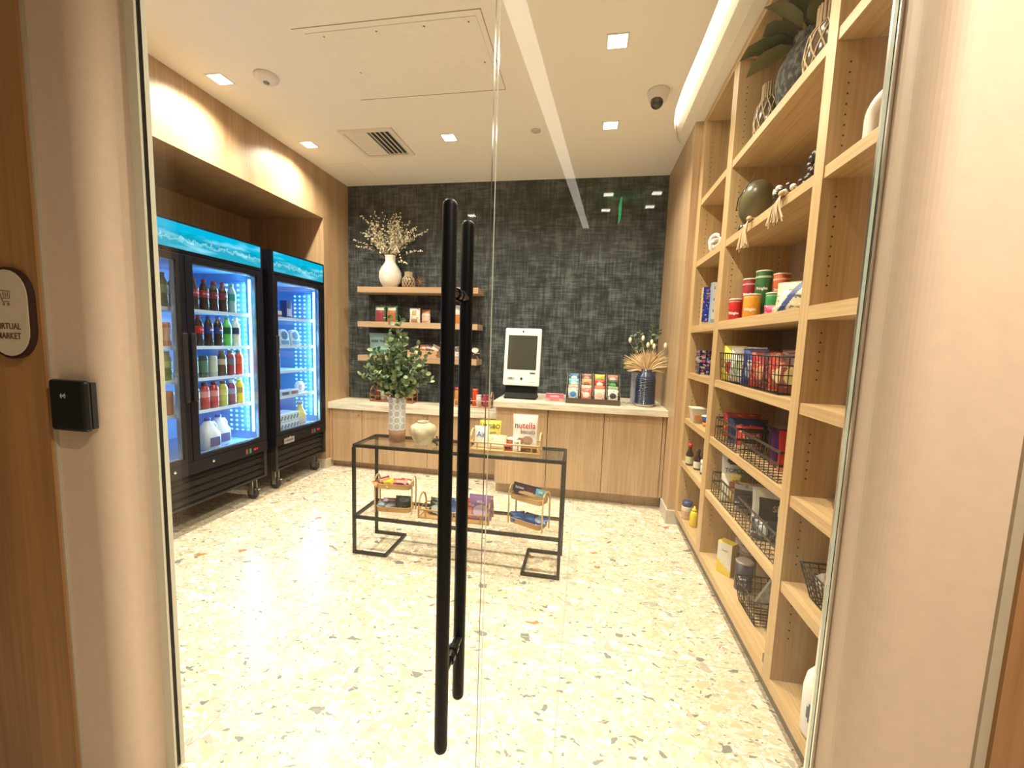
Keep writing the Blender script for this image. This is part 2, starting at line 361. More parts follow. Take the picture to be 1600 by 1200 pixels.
# right wall: return panel, then shelving
struct(MB().box(XR, 1.35, 3.45, YB, 0.118, ZC).build('wall_right', WZ))
struct(MB().box(XR-0.012, 1.3, 3.435, 3.70, 0, 0.118).build('baseboard_right', BASEB))
struct(MB().box(1.25, 1.35, 1.1, 3.45, 0, ZC).build('wall_right_rear', WZ))
# entrance wall, left side
mb = MB(); R = 0.05
arc = [(-1.345+R*math.sin(a), 0.90+R-R*math.cos(a)) for a in [PI/2*i/14 for i in range(15)]]
mb.prism([(-1.457, 0.90)]+arc+[(-1.295, 1.03), (-1.36, 1.10), (-1.457, 1.10)], 0, 3.14)
o = struct(mb.build('wall_entrance_left', CREAM)); 
struct(MB().box(-3.75, -1.463, 0.885, 1.10, 0, 3.14).build('wall_lobby_left', LOBW))
struct(MB().box(-1.463, -1.456, 0.892, 0.95, 0, 3.14).build('trim_2', GREYTRIM))
struct(MB().box(-1.295, -1.262, 1.012, 1.045, 0, 3.14).build('trim_3', pm((0.62, 0.60, 0.50), 0.35, name='door_channel')))
mb = MB(); R = 0.07
arc = [(0.665-R*math.sin(a), 0.90+R-R*math.cos(a)) for a in [PI/2*i/14 for i in range(15)]][::-1]
arc = arc[::-1]
mb.prism([(0.806, 0.90)]+arc+[(0.595, 1.04), (0.65, 1.10), (0.806, 1.10)], 0, 3.14)
o = struct(mb.build('wall_entrance_right', CREAM))
struct(MB().box(0.806, 0.824, 0.893, 1.0, 0, 3.14).build('trim_4', GREYTRIM))
struct(MB().box(0.824, 2.2, 0.885, 1.10, 0, 3.14).build('wall_lobby_right', LOBW))
struct(MB().box(0.588, 0.594, 1.012, 1.04, 0, 3.14).build('trim_5', CHROME))
struct(MB().box(-3.75, 2.2, 0.9, 1.1, 3.14, 3.4).build('wall_entrance_header', CREAM))
# glass leaves
def leafdoor(name, x0, x1):
    mb = MB(); mb.box(x0, x1, GY-0.006, GY+0.006, 0.01, 3.13, 0)
    mb.m = [0, 0, 0, 0, 1, 2]   # narrow vertical edges are polished
    return struct(mb.build(name, [GLASS, GLASSEDGE, pm((0.02, 0.025, 0.02), 0.3) if name == 'door_1' else GLASSEDGE]))
d1 = leafdoor('door_1', -1.262, -0.247); leafdoor('door_2', -0.238, 0.587)
def bar(y, z0, z1, x=-0.327, r=0.0175):
    prof = [(0.0001, z0), (r*0.6, z0+0.002), (r*0.92, z0+0.008), (r, z0+0.016), (r, z1-0.016), (r*0.92, z1-0.008), (r*0.6, z1-0.002), (0.0001, z1)]
    return MB().lathe(prof, 24, 0, (x, y, 0))
BAR = pm((0.003, 0.003, 0.004), 0.45, name='handle_black', spec=0.15)
bar(0.95, 0.352, 1.777).build('door_handle', BAR, d1)['label'] = 'long black bar on the near side of the glass'
bar(1.10, 0.372, 1.772).build('door_handle', BAR, d1)['label'] = 'long black bar on the far side of the glass'
for z in (0.575, 1.565):
    mb = MB(); mb.tube([(-0.327, 0.95, z), (-0.327, 1.10, z)], 0.0125, 16); 
    mb.tube([(-0.327, 1.001, z), (-0.327, GY-0.006, z)], 0.016, 16); mb.tube([(-0.327, GY+0.006, z), (-0.327, 1.05, z)], 0.016, 16)
    mb.build('handle_standoff', pm((0.02, 0.02, 0.02), 0.2, 0.6), d1)
# lobby behind the camera
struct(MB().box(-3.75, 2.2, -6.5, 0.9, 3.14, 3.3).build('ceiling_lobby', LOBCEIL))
struct(MB().box(-3.75, 2.2, -6.6, -6.5, 0, 3.14).build('wall_lobby_rear', pm((0.05, 0.05, 0.05), 0.7)))
struct(MB().box(-3.85, -3.75, -6.5, 4.7, 0, 3.3).build('wall_lobby_side_left', pm((0.12, 0.09, 0.07), 0.7)))
struct(MB().box(2.2, 2.3, -6.5, 1.1, 0, 3.14).build('wall_lobby_side_right', pm((0.12, 0.09, 0.07), 0.7)))
ll = thing('linear_light', 'long thin linear light on the lobby ceiling, seen mirrored in the glass', 'ceiling light', (0, 0, 3.135))
MB().add([(-0.50, 0.0, 0), (-0.385, 0.0, 0), (-0.035, -4.2, 0), (-0.12, -4.2, 0)], [(0, 1, 2, 3)], 0).build('diffuser', emis('lobby_glow', (1, 0.88, 0.72), 4.0), ll)

# ------------------------------------------------------------------ ceiling fittings
def spotlight(name, loc, watt, size=148, blend=1.0, col=WARM, parent=None, rad=0.03):
    l = bpy.data.lights.new(name, 'SPOT'); l.energy = watt; l.color = col; l.spot_size = math.radians(size); l.spot_blend = blend; l.shadow_soft_size = rad
    o = bpy.data.objects.new(name, l); COL.objects.link(o); o.location = loc
    if parent: o.parent = parent
    return o
LG = emis('lamp_glow', (1, 0.9, 0.75), 14)
def downlight(x, y, z, label, watt, group='square recessed downlights', size=148, mat=LG):
    t = thing('downlight', label, 'ceiling light', (x, y, z), 0, group)
    mb = MB(); a, b = 0.052, 0.062
    for q in ((-b, b, -b, -a), (-b, b, a, b), (-b, -a, -a, a), (a, b, -a, a)): mb.box(*q, -0.004, 0.0)
    mb.build('trim_ring', WHITE, t)
    MB().add([(-a, -a, -0.001), (a, -a, -0.001), (a, a, -0.001), (-a, a, -0.001)], [(0, 3, 2, 1)]).build('lens', mat, t)
    spotlight('lamp', (0, 0, -0.012), watt, size, parent=t)
    return t
for x, y, lab in [(-2.51, 2.55, 'square downlight left of the round smoke detector, above the double-door cooler'),
                  (-2.52, 3.47, 'square downlight between the left soffit and the air vent'),
                  (-1.216, 3.48, 'square downlight right of the air vent, above the floating shelves'),
                  (0.105, 3.43, 'square downlight left of the dome camera, nearer the back wall'),
                  (0.091, 2.53, 'square downlight nearest the glass on the right half of the ceiling')]:
    downlight(x, y, ZC, lab, SPOT_W)
for x, y in ((-2.51, 1.62), (-1.22, 1.62), (0.09, 1.62)):
    downlight(x, y, ZC, 'square downlight of the front row just inside the glass doors', SPOT_W)
for x, y in ((0.17, -2.85), (0.69, -2.85), (-1.6, -3.5), (0.165, -3.4), (0.68, -3.3)):
    downlight(x, y, 3.135, 'small square downlight in the lobby ceiling outside the glass', LOBBY_W, 'lobby downlights', 130)
downlight(0.8, 0.0, 3.135, 'unseen square lobby lamp added to brighten the right jamb', LOBBY_W*3.2, 'lobby downlights', 150)  # extra unseen lamp, added to brighten the right jamb
t = thing('lobby_sign', 'thin green edge-lit sign panel under the lobby ceiling, mirrored in the glass', 'sign', (0.313, -2.97, 3.135))
MB().box(-0.006, 0.006, -0.15, 0.15, -0.24, -0.04).build('panel', emis('green_sign', (0.02, 0.9, 0.25), 5.0), t); MB().box(-0.01, 0.01, -0.15, 0.15, -0.04, 0).build('mount', WHITE, t)
# air vent
t = thing('air_vent', 'square white ceiling air diffuser with slanted black slots', 'vent', (-1.872, 3.505, ZC))
W2 = pm((0.78, 0.74, 0.66), 0.5)
mb = MB(); a, b = 0.205, 0.24
for q in ((-b, b, -b, -a), (-b, b, a, b), (-b, -a, -a, a), (a, b, -a, a)): mb.box(*q, -0.016, 0.0)
mb.build('frame', W2, t)
MB().box(-0.2, 0.2, -0.2, 0.2, -0.003, 0).build('backing', pm((0.02, 0.02, 0.02), 0.8), t)
mb = MB(); mb.box(-0.2, 0.0, -0.2, 0.2, -0.014, -0.004)
for i in range(5): mb.obox((0.025+i*0.042, 0, -0.010), (0.020, 0.40, 0.004), (0, 0.5, 0))
mb.build('louver', W2, t)
t = thing('smoke_detector', 'round white smoke detector with a grey centre sensor', 'smoke detector', (-2.167, 2.562, ZC))
MB().lathe([(0.075, 0), (0.075, -0.012), (0.06, -0.03), (0.035, -0.038), (0.0001, -0.04)], 28).build('body', WHITE, t)
MB().lathe([(0.02, -0.036), (0.018, -0.046), (0.0001, -0.05)], 16).build('sensor', pm((0.25, 0.27, 0.3), 0.3), t)
t = thing('dome_camera', 'white security dome camera with a black lens hanging from the ceiling', 'security camera', (0.394, 3.034, ZC))
MB().lathe([(0.072, 0), (0.072, -0.012), (0.064, -0.03), (0.060, -0.055), (0.045, -0.07), (0.0001, -0.07)], 28).build('housing', WHITE, t)
MB().ball((0, 0, 0), 0.043, 0, 14).build('lens_dome', pm((0.02, 0.02, 0.02), 0.08, coat=0.5), t, (-0.008, -0.012, -0.072))
MB().lathe([(0.014, 0), (0.014, 0.004), (0.0001, 0.005)], 14, axis='y').build('lens', pm((0.1, 0.1, 0.1), 0.1), t, (-0.012, -0.058, -0.08), (0.3, 0, 0))
tag(MB().lathe([(0.04, 0), (0.04, -0.004), (0.0001, -0.005)], 24).build('sprinkler_cover', pm((0.66, 0.60, 0.49), 0.6), None, (-0.48, 3.447, ZC)), 'small round flush sprinkler cover plate on the ceiling', 'sprinkler')
PANELM = pm((0.875, 0.845, 0.77), 0.8)
GAPM = pm((0.28, 0.25, 0.2), 0.8)
t = thing('access_panel', 'large rectangular ceiling access panel with screw heads', 'access panel', (-1.15, 2.55, ZC-0.0005))
MB().box(-0.50, 0.50, -0.30, 0.31, -0.004, 0).build('panel', PANELM, t)
mb = MB()
for q in ((-0.555, 0.535, -0.342, -0.338), (0.531, 0.535, -0.342, 0.34), (-0.53, 0.535, 0.336, 0.34)): mb.box(*q, -0.0012, 0)
for x in (-0.40, -0.08, 0.2, 0.45): mb.lathe([(0.006, -0.0052), (0.0001, -0.0055)], 8, 0, (x, -0.27, 0))
mb.lathe([(0.006, -0.0052), (0.0001, -0.0055)], 8, 0, (0.46, 0.05, 0)); mb.lathe([(0.006, -0.0052), (0.0001, -0.0055)], 8, 0, (-0.36, 0.05, 0))
mb.build('reveal_line', GAPM, t)
t = thing('access_panel', 'small flush ceiling access hatch by the top left corner', 'access panel', (-2.42, 3.99, ZC))
MB().box(-0.15, 0.15, -0.14, 0.2, -0.003, 0).build('panel', PANELM, t)

# ------------------------------------------------------------------ card reader and sign
t = thing('card_reader', 'black rectangular access card reader on the cream jamb', 'card reader', (-1.374, 0.90, 1.237))
MB().box(-0.055, 0.06, -0.012, 0, -0.062, 0.065).build('mount_plate', pm((0.02, 0.02, 0.02), 0.6), t)
MB().box(-0.062, 0.062, -0.030, -0.012, -0.070, 0.072).build('housing', pm((0.012, 0.012, 0.012), 0.32), t, bevel=0.009)
mb = MB()
for k in range(2):
    for sgn in (-1, 1):
        r = 0.004+0.004*k
        mb.tube([(sgn*r*math.cos(a), 0, r*math.sin(a)) for a in [(-0.9+0.45*i) for i in range(5)]], 0.0007, 4)
mb.ball((0, 0, 0), 0.0012, 0, 4); mb.build('signal_symbol', pm((0.5, 0.5, 0.5), 0.5), t, (-0.01, -0.0305, 0.028))
sg = thing('wall_sign', 'white rounded sign with a dark rim, shopping cart icon and VIRTUAL MARKET lettering', 'sign', (-1.553, 0.884, 1.483))
def stadium(hw, hh, n=12):
    pts = []
    for cx, cz, a0 in ((0, hh-hw, 0), (0, -(hh-hw), PI)):
        for i in range(n+1):
            a = a0+PI*i/n; pts.append((hw*math.cos(a), cz+hw*math.sin(a)))
    return pts
MB().prism(stadium(0.079, 0.124), -0.012, 0, axis='y').build('rim', pm((0.04, 0.015, 0.01), 0.4), sg)
MB().prism(stadium(0.0715, 0.1165), -0.014, -0.001, axis='y').build('face', pm((0.62, 0.52, 0.4), 0.5), sg)
INK = pm((0.12, 0.06, 0.03), 0.6)
mb = MB(); T = 0.0009
def ln(*p): mb.tube([(a, 0, b) for a, b in p], T, 5)
ln((-0.028, 0.03), (-0.022, 0.03), (-0.012, -0.004), (0.012, -0.004)); ln((-0.019, 0.026), (0.016, 0.024), (0.013, 0.005), (-0.013, 0.005))
ln((-0.009, 0.022), (-0.007, 0.009)); ln((-0.001, 0.022), (0, 0.009)); ln((0.008, 0.022), (0.006, 0.009))
for x in (-0.008, 0.008): mb.tube([(x+0.003*math.cos(a), 0, -0.011+0.003*math.sin(a)) for a in [PI/4*i for i in range(8)]], T, 5, closed=True)
mb.build('cart_icon', INK, sg, (0.0, -0.0145, 0.035))
text('VIRTUAL', 0.0235, INK, sg, (0, -0.0145, -0.036), bold=0.0003, sx=0.95)
text('MARKET', 0.0235, INK, sg, (0, -0.0145, -0.062), bold=0.0003, sx=0.95)
mb = MB()
for i in range(22):
    if i % 3 != 2: mb.ball((-0.028+i*0.0027, 0, random.choice((0, 0.003))), 0.0007, 0, 4)
mb.build('braille', pm((0.7, 0.6, 0.48), 0.5), sg, (0, -0.0145, -0.083))

# ------------------------------------------------------------------ tall shelving unit on the right
SX, SXB = 0.79, 1.15
su = thing('shelving_unit', 'tall built-in oak shelving unit with open bays along the right wall', 'shelves', (0, 0, 0))
HOLE = pm((0.05, 0.03, 0.015), 0.8)
def holes(mb, y, d):
    z = 0.33
    while z < 2.95:
        if not any(abs(z-s) < 0.07 for s in (0.55, 0.90, 1.25, 1.60, 2.09, 2.54)):
            for x in (SX+0.05, SXB-0.06): mb.tube([(x, y, z), (x, y+d*0.0008, z)], 0.0035, 6, 1)
        z += 0.034
def upright(y0, y1, nm):
    mb = MB(); mb.box(SX, SXB, y0, y1, 0.10, ZC-0.001)
    holes(mb, y0, -1); mb.build(nm, [SZ, HOLE], su)
upright(3.36, 3.449, 'side_panel'); upright(2.70, 2.79, 'divider'); upright(1.672, 1.735, 'divider'); upright(1.105, 1.16, 'side_panel')
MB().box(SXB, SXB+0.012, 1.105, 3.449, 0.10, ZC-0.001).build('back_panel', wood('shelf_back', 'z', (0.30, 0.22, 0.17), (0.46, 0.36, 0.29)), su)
MB().box(SX-0.001, SXB, 1.16, 3.36, ZC-0.045, ZC-0.001).build('top_rail', SY, su)
MB().box(0.83, SXB, 1.105, 3.449, 0, 0.10).build('toe_kick', pm((0.16, 0.135, 0.10), 0.6), su)
for (y0, y1) in ((2.79, 3.36), (1.735, 2.70), (1.16, 1.672)):
    for z in (2.55, 2.10, 1.262, 0.907, 0.565):
        MB().box(SX+0.004, SXB, y0+0.001, y1-0.001, z-0.042, z).build('shelf', SY, su, bevel=0.001)
    MB().box(SX-0.0005, SXB, y0, y1, 1.567, 1.617).build('shelf', SY, su)
    MB().box(SX-0.0005, SXB, y0, y1, 0.10, 0.147).build('shelf', SY, su)

# ------------------------------------------------------------------ counters
def lock(parent, x, y, z):
    mb = MB(); mb.lathe([(0.011, 0), (0.011, -0.006), (0.006, -0.009), (0.0001, -0.009)], 12, axis='y'); mb.box(-0.002, 0.002, -0.03, -0.008, -0.006, 0.006)
    mb.build('lock', BRASS, parent, (x, y, z))
def cabinet(lab, x0, x1, yf, toe, ztop, gaps, lockside, ytoe):
    t = thing('base_cabinet', lab, 'cabinet', (0, 0, 0))
    MB().box(x0, x1, yf+0.02, YB-0.002, toe, ztop, 1).box(x0, x1, ytoe, YB-0.002, 0, toe).build('body', [WZ, pm((0.06, 0.035, 0.015), 0.8)], t)  # body coloured dark to stand in for shade in the door gaps
    for a, b in zip(gaps[:-1], gaps[1:]):
        d = MB().box(a+0.003, b-0.003, yf, yf+0.0195, toe, ztop-0.004).build('door', WZ, t)
        for k in lockside:
            if abs(k-(a+b)/2) < (b-a)/2: lock(d, k, yf, ztop-0.055)
    return t
cabinet('taller right-hand oak base cabinet with three doors under the kiosk', -0.795, XR-0.002, 3.72, 0.11, 0.848, [-0.795, -0.307, 0.20, 0.703, XR-0.002], [-0.27, 0.235], 3.80)
cabinet('lower left-hand oak base cabinet with flat doors below the floating shelves', XL, -0.796, 4.05, 0.078, 0.664, [XL, -2.71, -2.353, -1.977, -1.602, -1.227, -0.796], [-2.385, -1.63, -0.86], 4.12)
tag(MB().box(-0.815, XR, 3.68, YB-0.001, 0.849, 0.905).build('countertop', MARBLE, bevel=0.002), 'thick cream travertine countertop carrying the kiosk and candy rack', 'countertop')
tag(MB().box(XL, -0.816, 4.025, YB-0.001, 0.6645, 0.735).build('countertop', MARBLE, bevel=0.002), 'lower cream travertine countertop below the floating shelves', 'countertop')
for z, lab in ((2.0, 'top floating oak shelf carrying the white vase'), (1.625, 'middle floating oak shelf with green and white snack bags'), (1.252, 'lowest floating oak shelf behind the eucalyptus leaves')):
    tag(MB().box(-2.49, -1.125, 4.20, YB-0.001, z-0.06, z).build('floating_shelf', WX, bevel=0.001), lab, 'shelf', 'floating shelves on the dark wall')
#PART2
# ------------------------------------------------------------------ generic goods
def pouch_mesh(w, h, d, fn, seal=0.06, wob=0.0008, nu=34, nv=38, gusset=True):
    """Stuffed bag, bottom centre at the origin, front towards -y."""
    mb = MB(); rnd = random.Random(int(w*1e4+h*7e3))
    for side in (-1, 1):
        vs = []; fs = []
        for j in range(nv+1):
            v = j/nv
            tz = min(1.0, (1-v)/0.45)**0.8 if v > 1-0.45 else 1.0
            if v > 1-seal: tz = 0.02
            if gusset: tz *= (0.55+0.45*min(1, v/0.18))
            else: tz *= min(1, v/0.25)**0.7+0.02
            for i in range(nu+1):
                u = i/nu
                t = (math.sin(PI*u)**0.55 if 0 < u < 1 else 0)*tz
                n = rnd.uniform(-wob, wob) if 0 < u < 1 else 0
                vs.append(((u-0.5)*w*(1-0.05*math.sin(PI*v)), side*(d/2*t+max(0, n)+0.0006), v*h))
        for j in range(nv):
            for i in range(nu):
                q = [j*(nu+1)+i, j*(nu+1)+i+1, (j+1)*(nu+1)+i+1, (j+1)*(nu+1)+i]
                if side == 1: q = q[::-1]
                fs.append((q, fn((i+0.5)/nu, (j+0.5)/nv) if side == -1 else fn(0.02, (j+0.5)/nv)))
        o = len(mb.v); mb.v += vs
        for q, m in fs: mb.f.append([o+k for k in q]); mb.m.append(m); mb.sm.append(True)
    o = len(mb.v); n1 = (nu+1)*(nv+1); mb.f.append([o-2*n1+i for i in range(nu+1)][::-1]+[o-n1+i for i in range(nu+1)]); mb.m.append(fn(0.5, 0)); mb.sm.append(False)
    return mb
def bands(*st):
    """st: (v_limit, mat index) ... front print in horizontal bands."""
    def f(u, v):
        for a, m in st:
            if v <= a: return m
        return st[-1][1]
    return f
def disc_on(base, cu, cv, ru, rv, m):
    return lambda u, v: m if ((u-cu)/ru)**2+((v-cv)/rv)**2 < 1 else base(u, v)
PRM = {}
def printmat(c0, c1, c2):
    """printed packaging film: base colour with small irregular printed shapes of two other inks"""
    k = (tuple(c0), tuple(c1), tuple(c2))
    if k in PRM: return PRM[k]
    m, nt, b = newmat('printed_film'); L = nt.links.new
    tc = nt.nodes.new('ShaderNodeTexCoord'); mp = nt.nodes.new('ShaderNodeMapping'); mp.inputs['Scale'].default_value = (22, 4, 48); mp.inputs['Location'].default_value = (len(PRM)*1.7, 0, len(PRM)*0.9)
    L(tc.outputs['Object'], mp.inputs[0])
    n = nt.nodes.new('ShaderNodeTexNoise'); n.inputs['Scale'].default_value = 1.3; n.inputs['Detail'].default_value = 2.5; L(mp.outputs[0], n.inputs['Vector'])
    col = ramp(nt, n.outputs['Fac'], [(0.0, c2), (0.36, c0), (0.40, c0), (0.60, c1), (0.66, c0), (0.69, c1)]); col.node.color_ramp.interpolation = 'CONSTANT'
    L(col, b.inputs['Base Color']); b.inputs['Roughness'].default_value = 0.32; b.inputs['Coat Weight'].default_value = 0.25
    PRM[k] = m; return m
def P(*c):
    c0 = c[0]; c1 = c[1] if len(c) > 1 else tuple(x*0.6 for x in c0); c2 = c[2] if len(c) > 2 else tuple(min(0.8, x*0.4+0.05) for x in c0)
    return [printmat(c0, c1, c2)]+[pm(x, 0.32, coat=0.25) for x in c[1:]]
RED, WHT, BLK, YEL, BLU, GRN, ORG, BRN = (0.55, 0.02, 0.02), (0.78, 0.76, 0.72), (0.02, 0.02, 0.022), (0.78, 0.55, 0.05), (0.02, 0.07, 0.33), (0.03, 0.2, 0.06), (0.75, 0.25, 0.03), (0.16, 0.06, 0.025)
def pouch(label, cat, w, h, d, cols, fn, loc, rz=0, tilt=(0, 0), group=None, texts=(), name='snack_bag', seal=0.06, gusset=True):
    t = thing(name, label, cat, loc, rz, group); t.rotation_euler = (tilt[0], tilt[1], rz)
    pouch_mesh(w, h, d, fn, seal, gusset=gusset).build('bag', [pm(c, 0.32, coat=0.25) for c in cols] if texts else P(*cols), t)
    for (s, sz, c, x, z) in texts: text(s, sz, pm(c, 0.4), t, (x, -d/2-0.0025, z), sx=0.9, bold=sz*0.012)
    return t
def carton(label, cat, w, h, d, cols, fn, loc, rz=0, tilt=(0, 0), group=None, texts=(), name='food_box', nu=10, nv=12):
    t = thing(name, label, cat, loc, rz, group); t.rotation_euler = (tilt[0], tilt[1], rz)
    mb = MB()
    for face in range(2):
        vs = [((i/nu-0.5)*w, (-d/2 if face == 0 else d/2), j/nv*h) for j in range(nv+1) for i in range(nu+1)]
        o = len(mb.v); mb.v += vs
        for j in range(nv):
            for i in range(nu):
                q = [o+j*(nu+1)+i, o+j*(nu+1)+i+1, o+(j+1)*(nu+1)+i+1, o+(j+1)*(nu+1)+i]
                mb.f.append(q if face == 0 else q[::-1]); mb.m.append(fn((i+.5)/nu, (j+.5)/nv)); mb.sm.append(False)
    x0, x1, y0, y1 = -w/2, w/2, -d/2, d/2
    mb.add([(x0, y0, 0), (x0, y1, 0), (x0, y1, h), (x0, y0, h), (x1, y0, 0), (x1, y1, 0), (x1, y1, h), (x1, y0, h)], [(0, 3, 2, 1), (4, 5, 6, 7), (3, 7, 6, 2), (0, 1, 5, 4)], fn(0.02, 0.02))
    mb.build('carton', [pm(c, 0.4) for c in cols] if (texts or min(cols[0]) > 0.6) else P(*cols), t)
    for (s, sz, c, x, z) in texts: text(s, sz, pm(c, 0.4), t, (x, -d/2-0.0005, z), sx=0.9, bold=sz*0.012)
    return t
def liquid(col, rough=0.08): return pm(col, rough, coat=0.6)
PROF = {
 'soda': (0.235, [(0.026, 0), (0.031, 0.006), (0.0315, 0.05), (0.029, 0.075), (0.0315, 0.10), (0.0325, 0.15), (0.028, 0.175), (0.018, 0.20), (0.0125, 0.213), (0.0125, 0.22)], (0.098, 0.152, 0.0332)),
 'juice': (0.205, [(0.028, 0), (0.033, 0.006), (0.033, 0.03), (0.030, 0.036), (0.033, 0.045), (0.033, 0.075), (0.030, 0.082), (0.033, 0.09), (0.033, 0.14), (0.028, 0.165), (0.019, 0.18), (0.018, 0.19)], (0.092, 0.138, 0.0335)),
 'can': (0.168, [(0.026, 0), (0.031, 0.006), (0.031, 0.155), (0.026, 0.164), (0.026, 0.167)], (0.04, 0.13, 0.0313)),
}
PROTO = {}
def bottle(kind, body, labelc, cap, label, cat, loc, group=None, txt=None, rz=0, name='bottle', mark=None, sc=1.0):
    key = (kind, body, labelc, cap, txt, mark)
    if key in PROTO: return dup(PROTO[key], loc, rz, label, group)
    H, prof, (a, b, r) = PROF[kind]
    t = thing(name, label, cat, loc, rz, group)
    MB().lathe(prof, 20).build('body', liquid(body), t)
    if kind != 'can':
        rc = prof[-1][0]+0.0025; MB().lathe([(rc, H-0.024), (rc, H-0.002), (rc*0.8, H), (0.0001, H)], 14).build('cap', pm(cap, 0.4), t)
    else: MB().lathe([(0.026, H-0.002), (0.0235, H-0.004), (0.0001, H-0.004)], 16).build('lid', CHROME, t)
    l = MB().lathe([(r, a), (r, b)], 20, close=False).build('label', pm(labelc, 0.35), t)
    if mark:   # round two-tone emblem
        mb = MB()
        for k in range(-3, 4):
            ang = k*0.13
            hh = 0.022*math.sqrt(max(0, 1-(k/3.6)**2))
            R = r+0.0008
            for (q0, q1, m) in ((0.25, 1, 0), (-0.25, 0.25, 1), (-1, -0.25, 2)):
                a0, a1 = ang-0.065, ang+0.065
                mb.add([(R*math.sin(a0), -R*math.cos(a0), (a+b)/2+hh*q0), (R*math.sin(a1), -R*math.cos(a1), (a+b)/2+hh*q0), (R*math.sin(a1), -R*math.cos(a1), (a+b)/2+hh*q1), (R*math.sin(a0), -R*math.cos(a0), (a+b)/2+hh*q1)], [(0, 1, 2, 3)], m)
        mb.build('emblem', [pm(RED), pm(WHT), pm((0.03, 0.12, 0.5))], l)
    if txt:
        text(txt, 0.017, pm(WHT, 0.4), l, (0, 0, (a+b)/2), (PI/2, 0, 0), wrap=r+0.0012, sx=0.85, bold=0.0004)
    PROTO[key] = t; return t

# ------------------------------------------------------------------ display coolers
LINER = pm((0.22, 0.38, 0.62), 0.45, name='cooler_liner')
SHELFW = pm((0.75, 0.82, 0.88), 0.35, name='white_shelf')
LEDM = emis('led_white_blue', (0.45, 0.85, 1.0), 9.0)
def mat_led_reflection():  # emissive dots painted in as the LED reflections on the side wall
    m, nt, b = newmat('led_reflection_dots'); L = nt.links.new
    tc = nt.nodes.new('ShaderNodeTexCoord'); mp = nt.nodes.new('ShaderNodeMapping'); mp.inputs['Scale'].default_value = (18, 0, 24); L(tc.outputs['Object'], mp.inputs[0])
    fr = nt.nodes.new('ShaderNodeVectorMath'); fr.operation = 'FRACTION'; L(mp.outputs[0], fr.inputs[0])
    su = nt.nodes.new('ShaderNodeVectorMath'); su.operation = 'SUBTRACT'; su.inputs[1].default_value = (0.5, 0, 0.5); L(fr.outputs[0], su.inputs[0])
    le = nt.nodes.new('ShaderNodeVectorMath'); le.operation = 'LENGTH'; L(su.outputs[0], le.inputs[0])
    lt = nt.nodes.new('ShaderNodeMath'); lt.operation = 'LESS_THAN'; lt.inputs[1].default_value = 0.26; L(le.outputs['Value'], lt.inputs[0])
    b.inputs['Base Color'].default_value = (0.12, 0.35, 0.6, 1); b.inputs['Emission Color'].default_value = (0.4, 0.85, 1.0, 1)
    mu = nt.nodes.new('ShaderNodeMath'); mu.operation = 'MULTIPLY'; mu.inputs[1].default_value = 1.6; L(lt.outputs[0], mu.inputs[0]); L(mu.outputs[0], b.inputs['Emission Strength'])
    return m
LED_REFLECTION = mat_led_reflection()
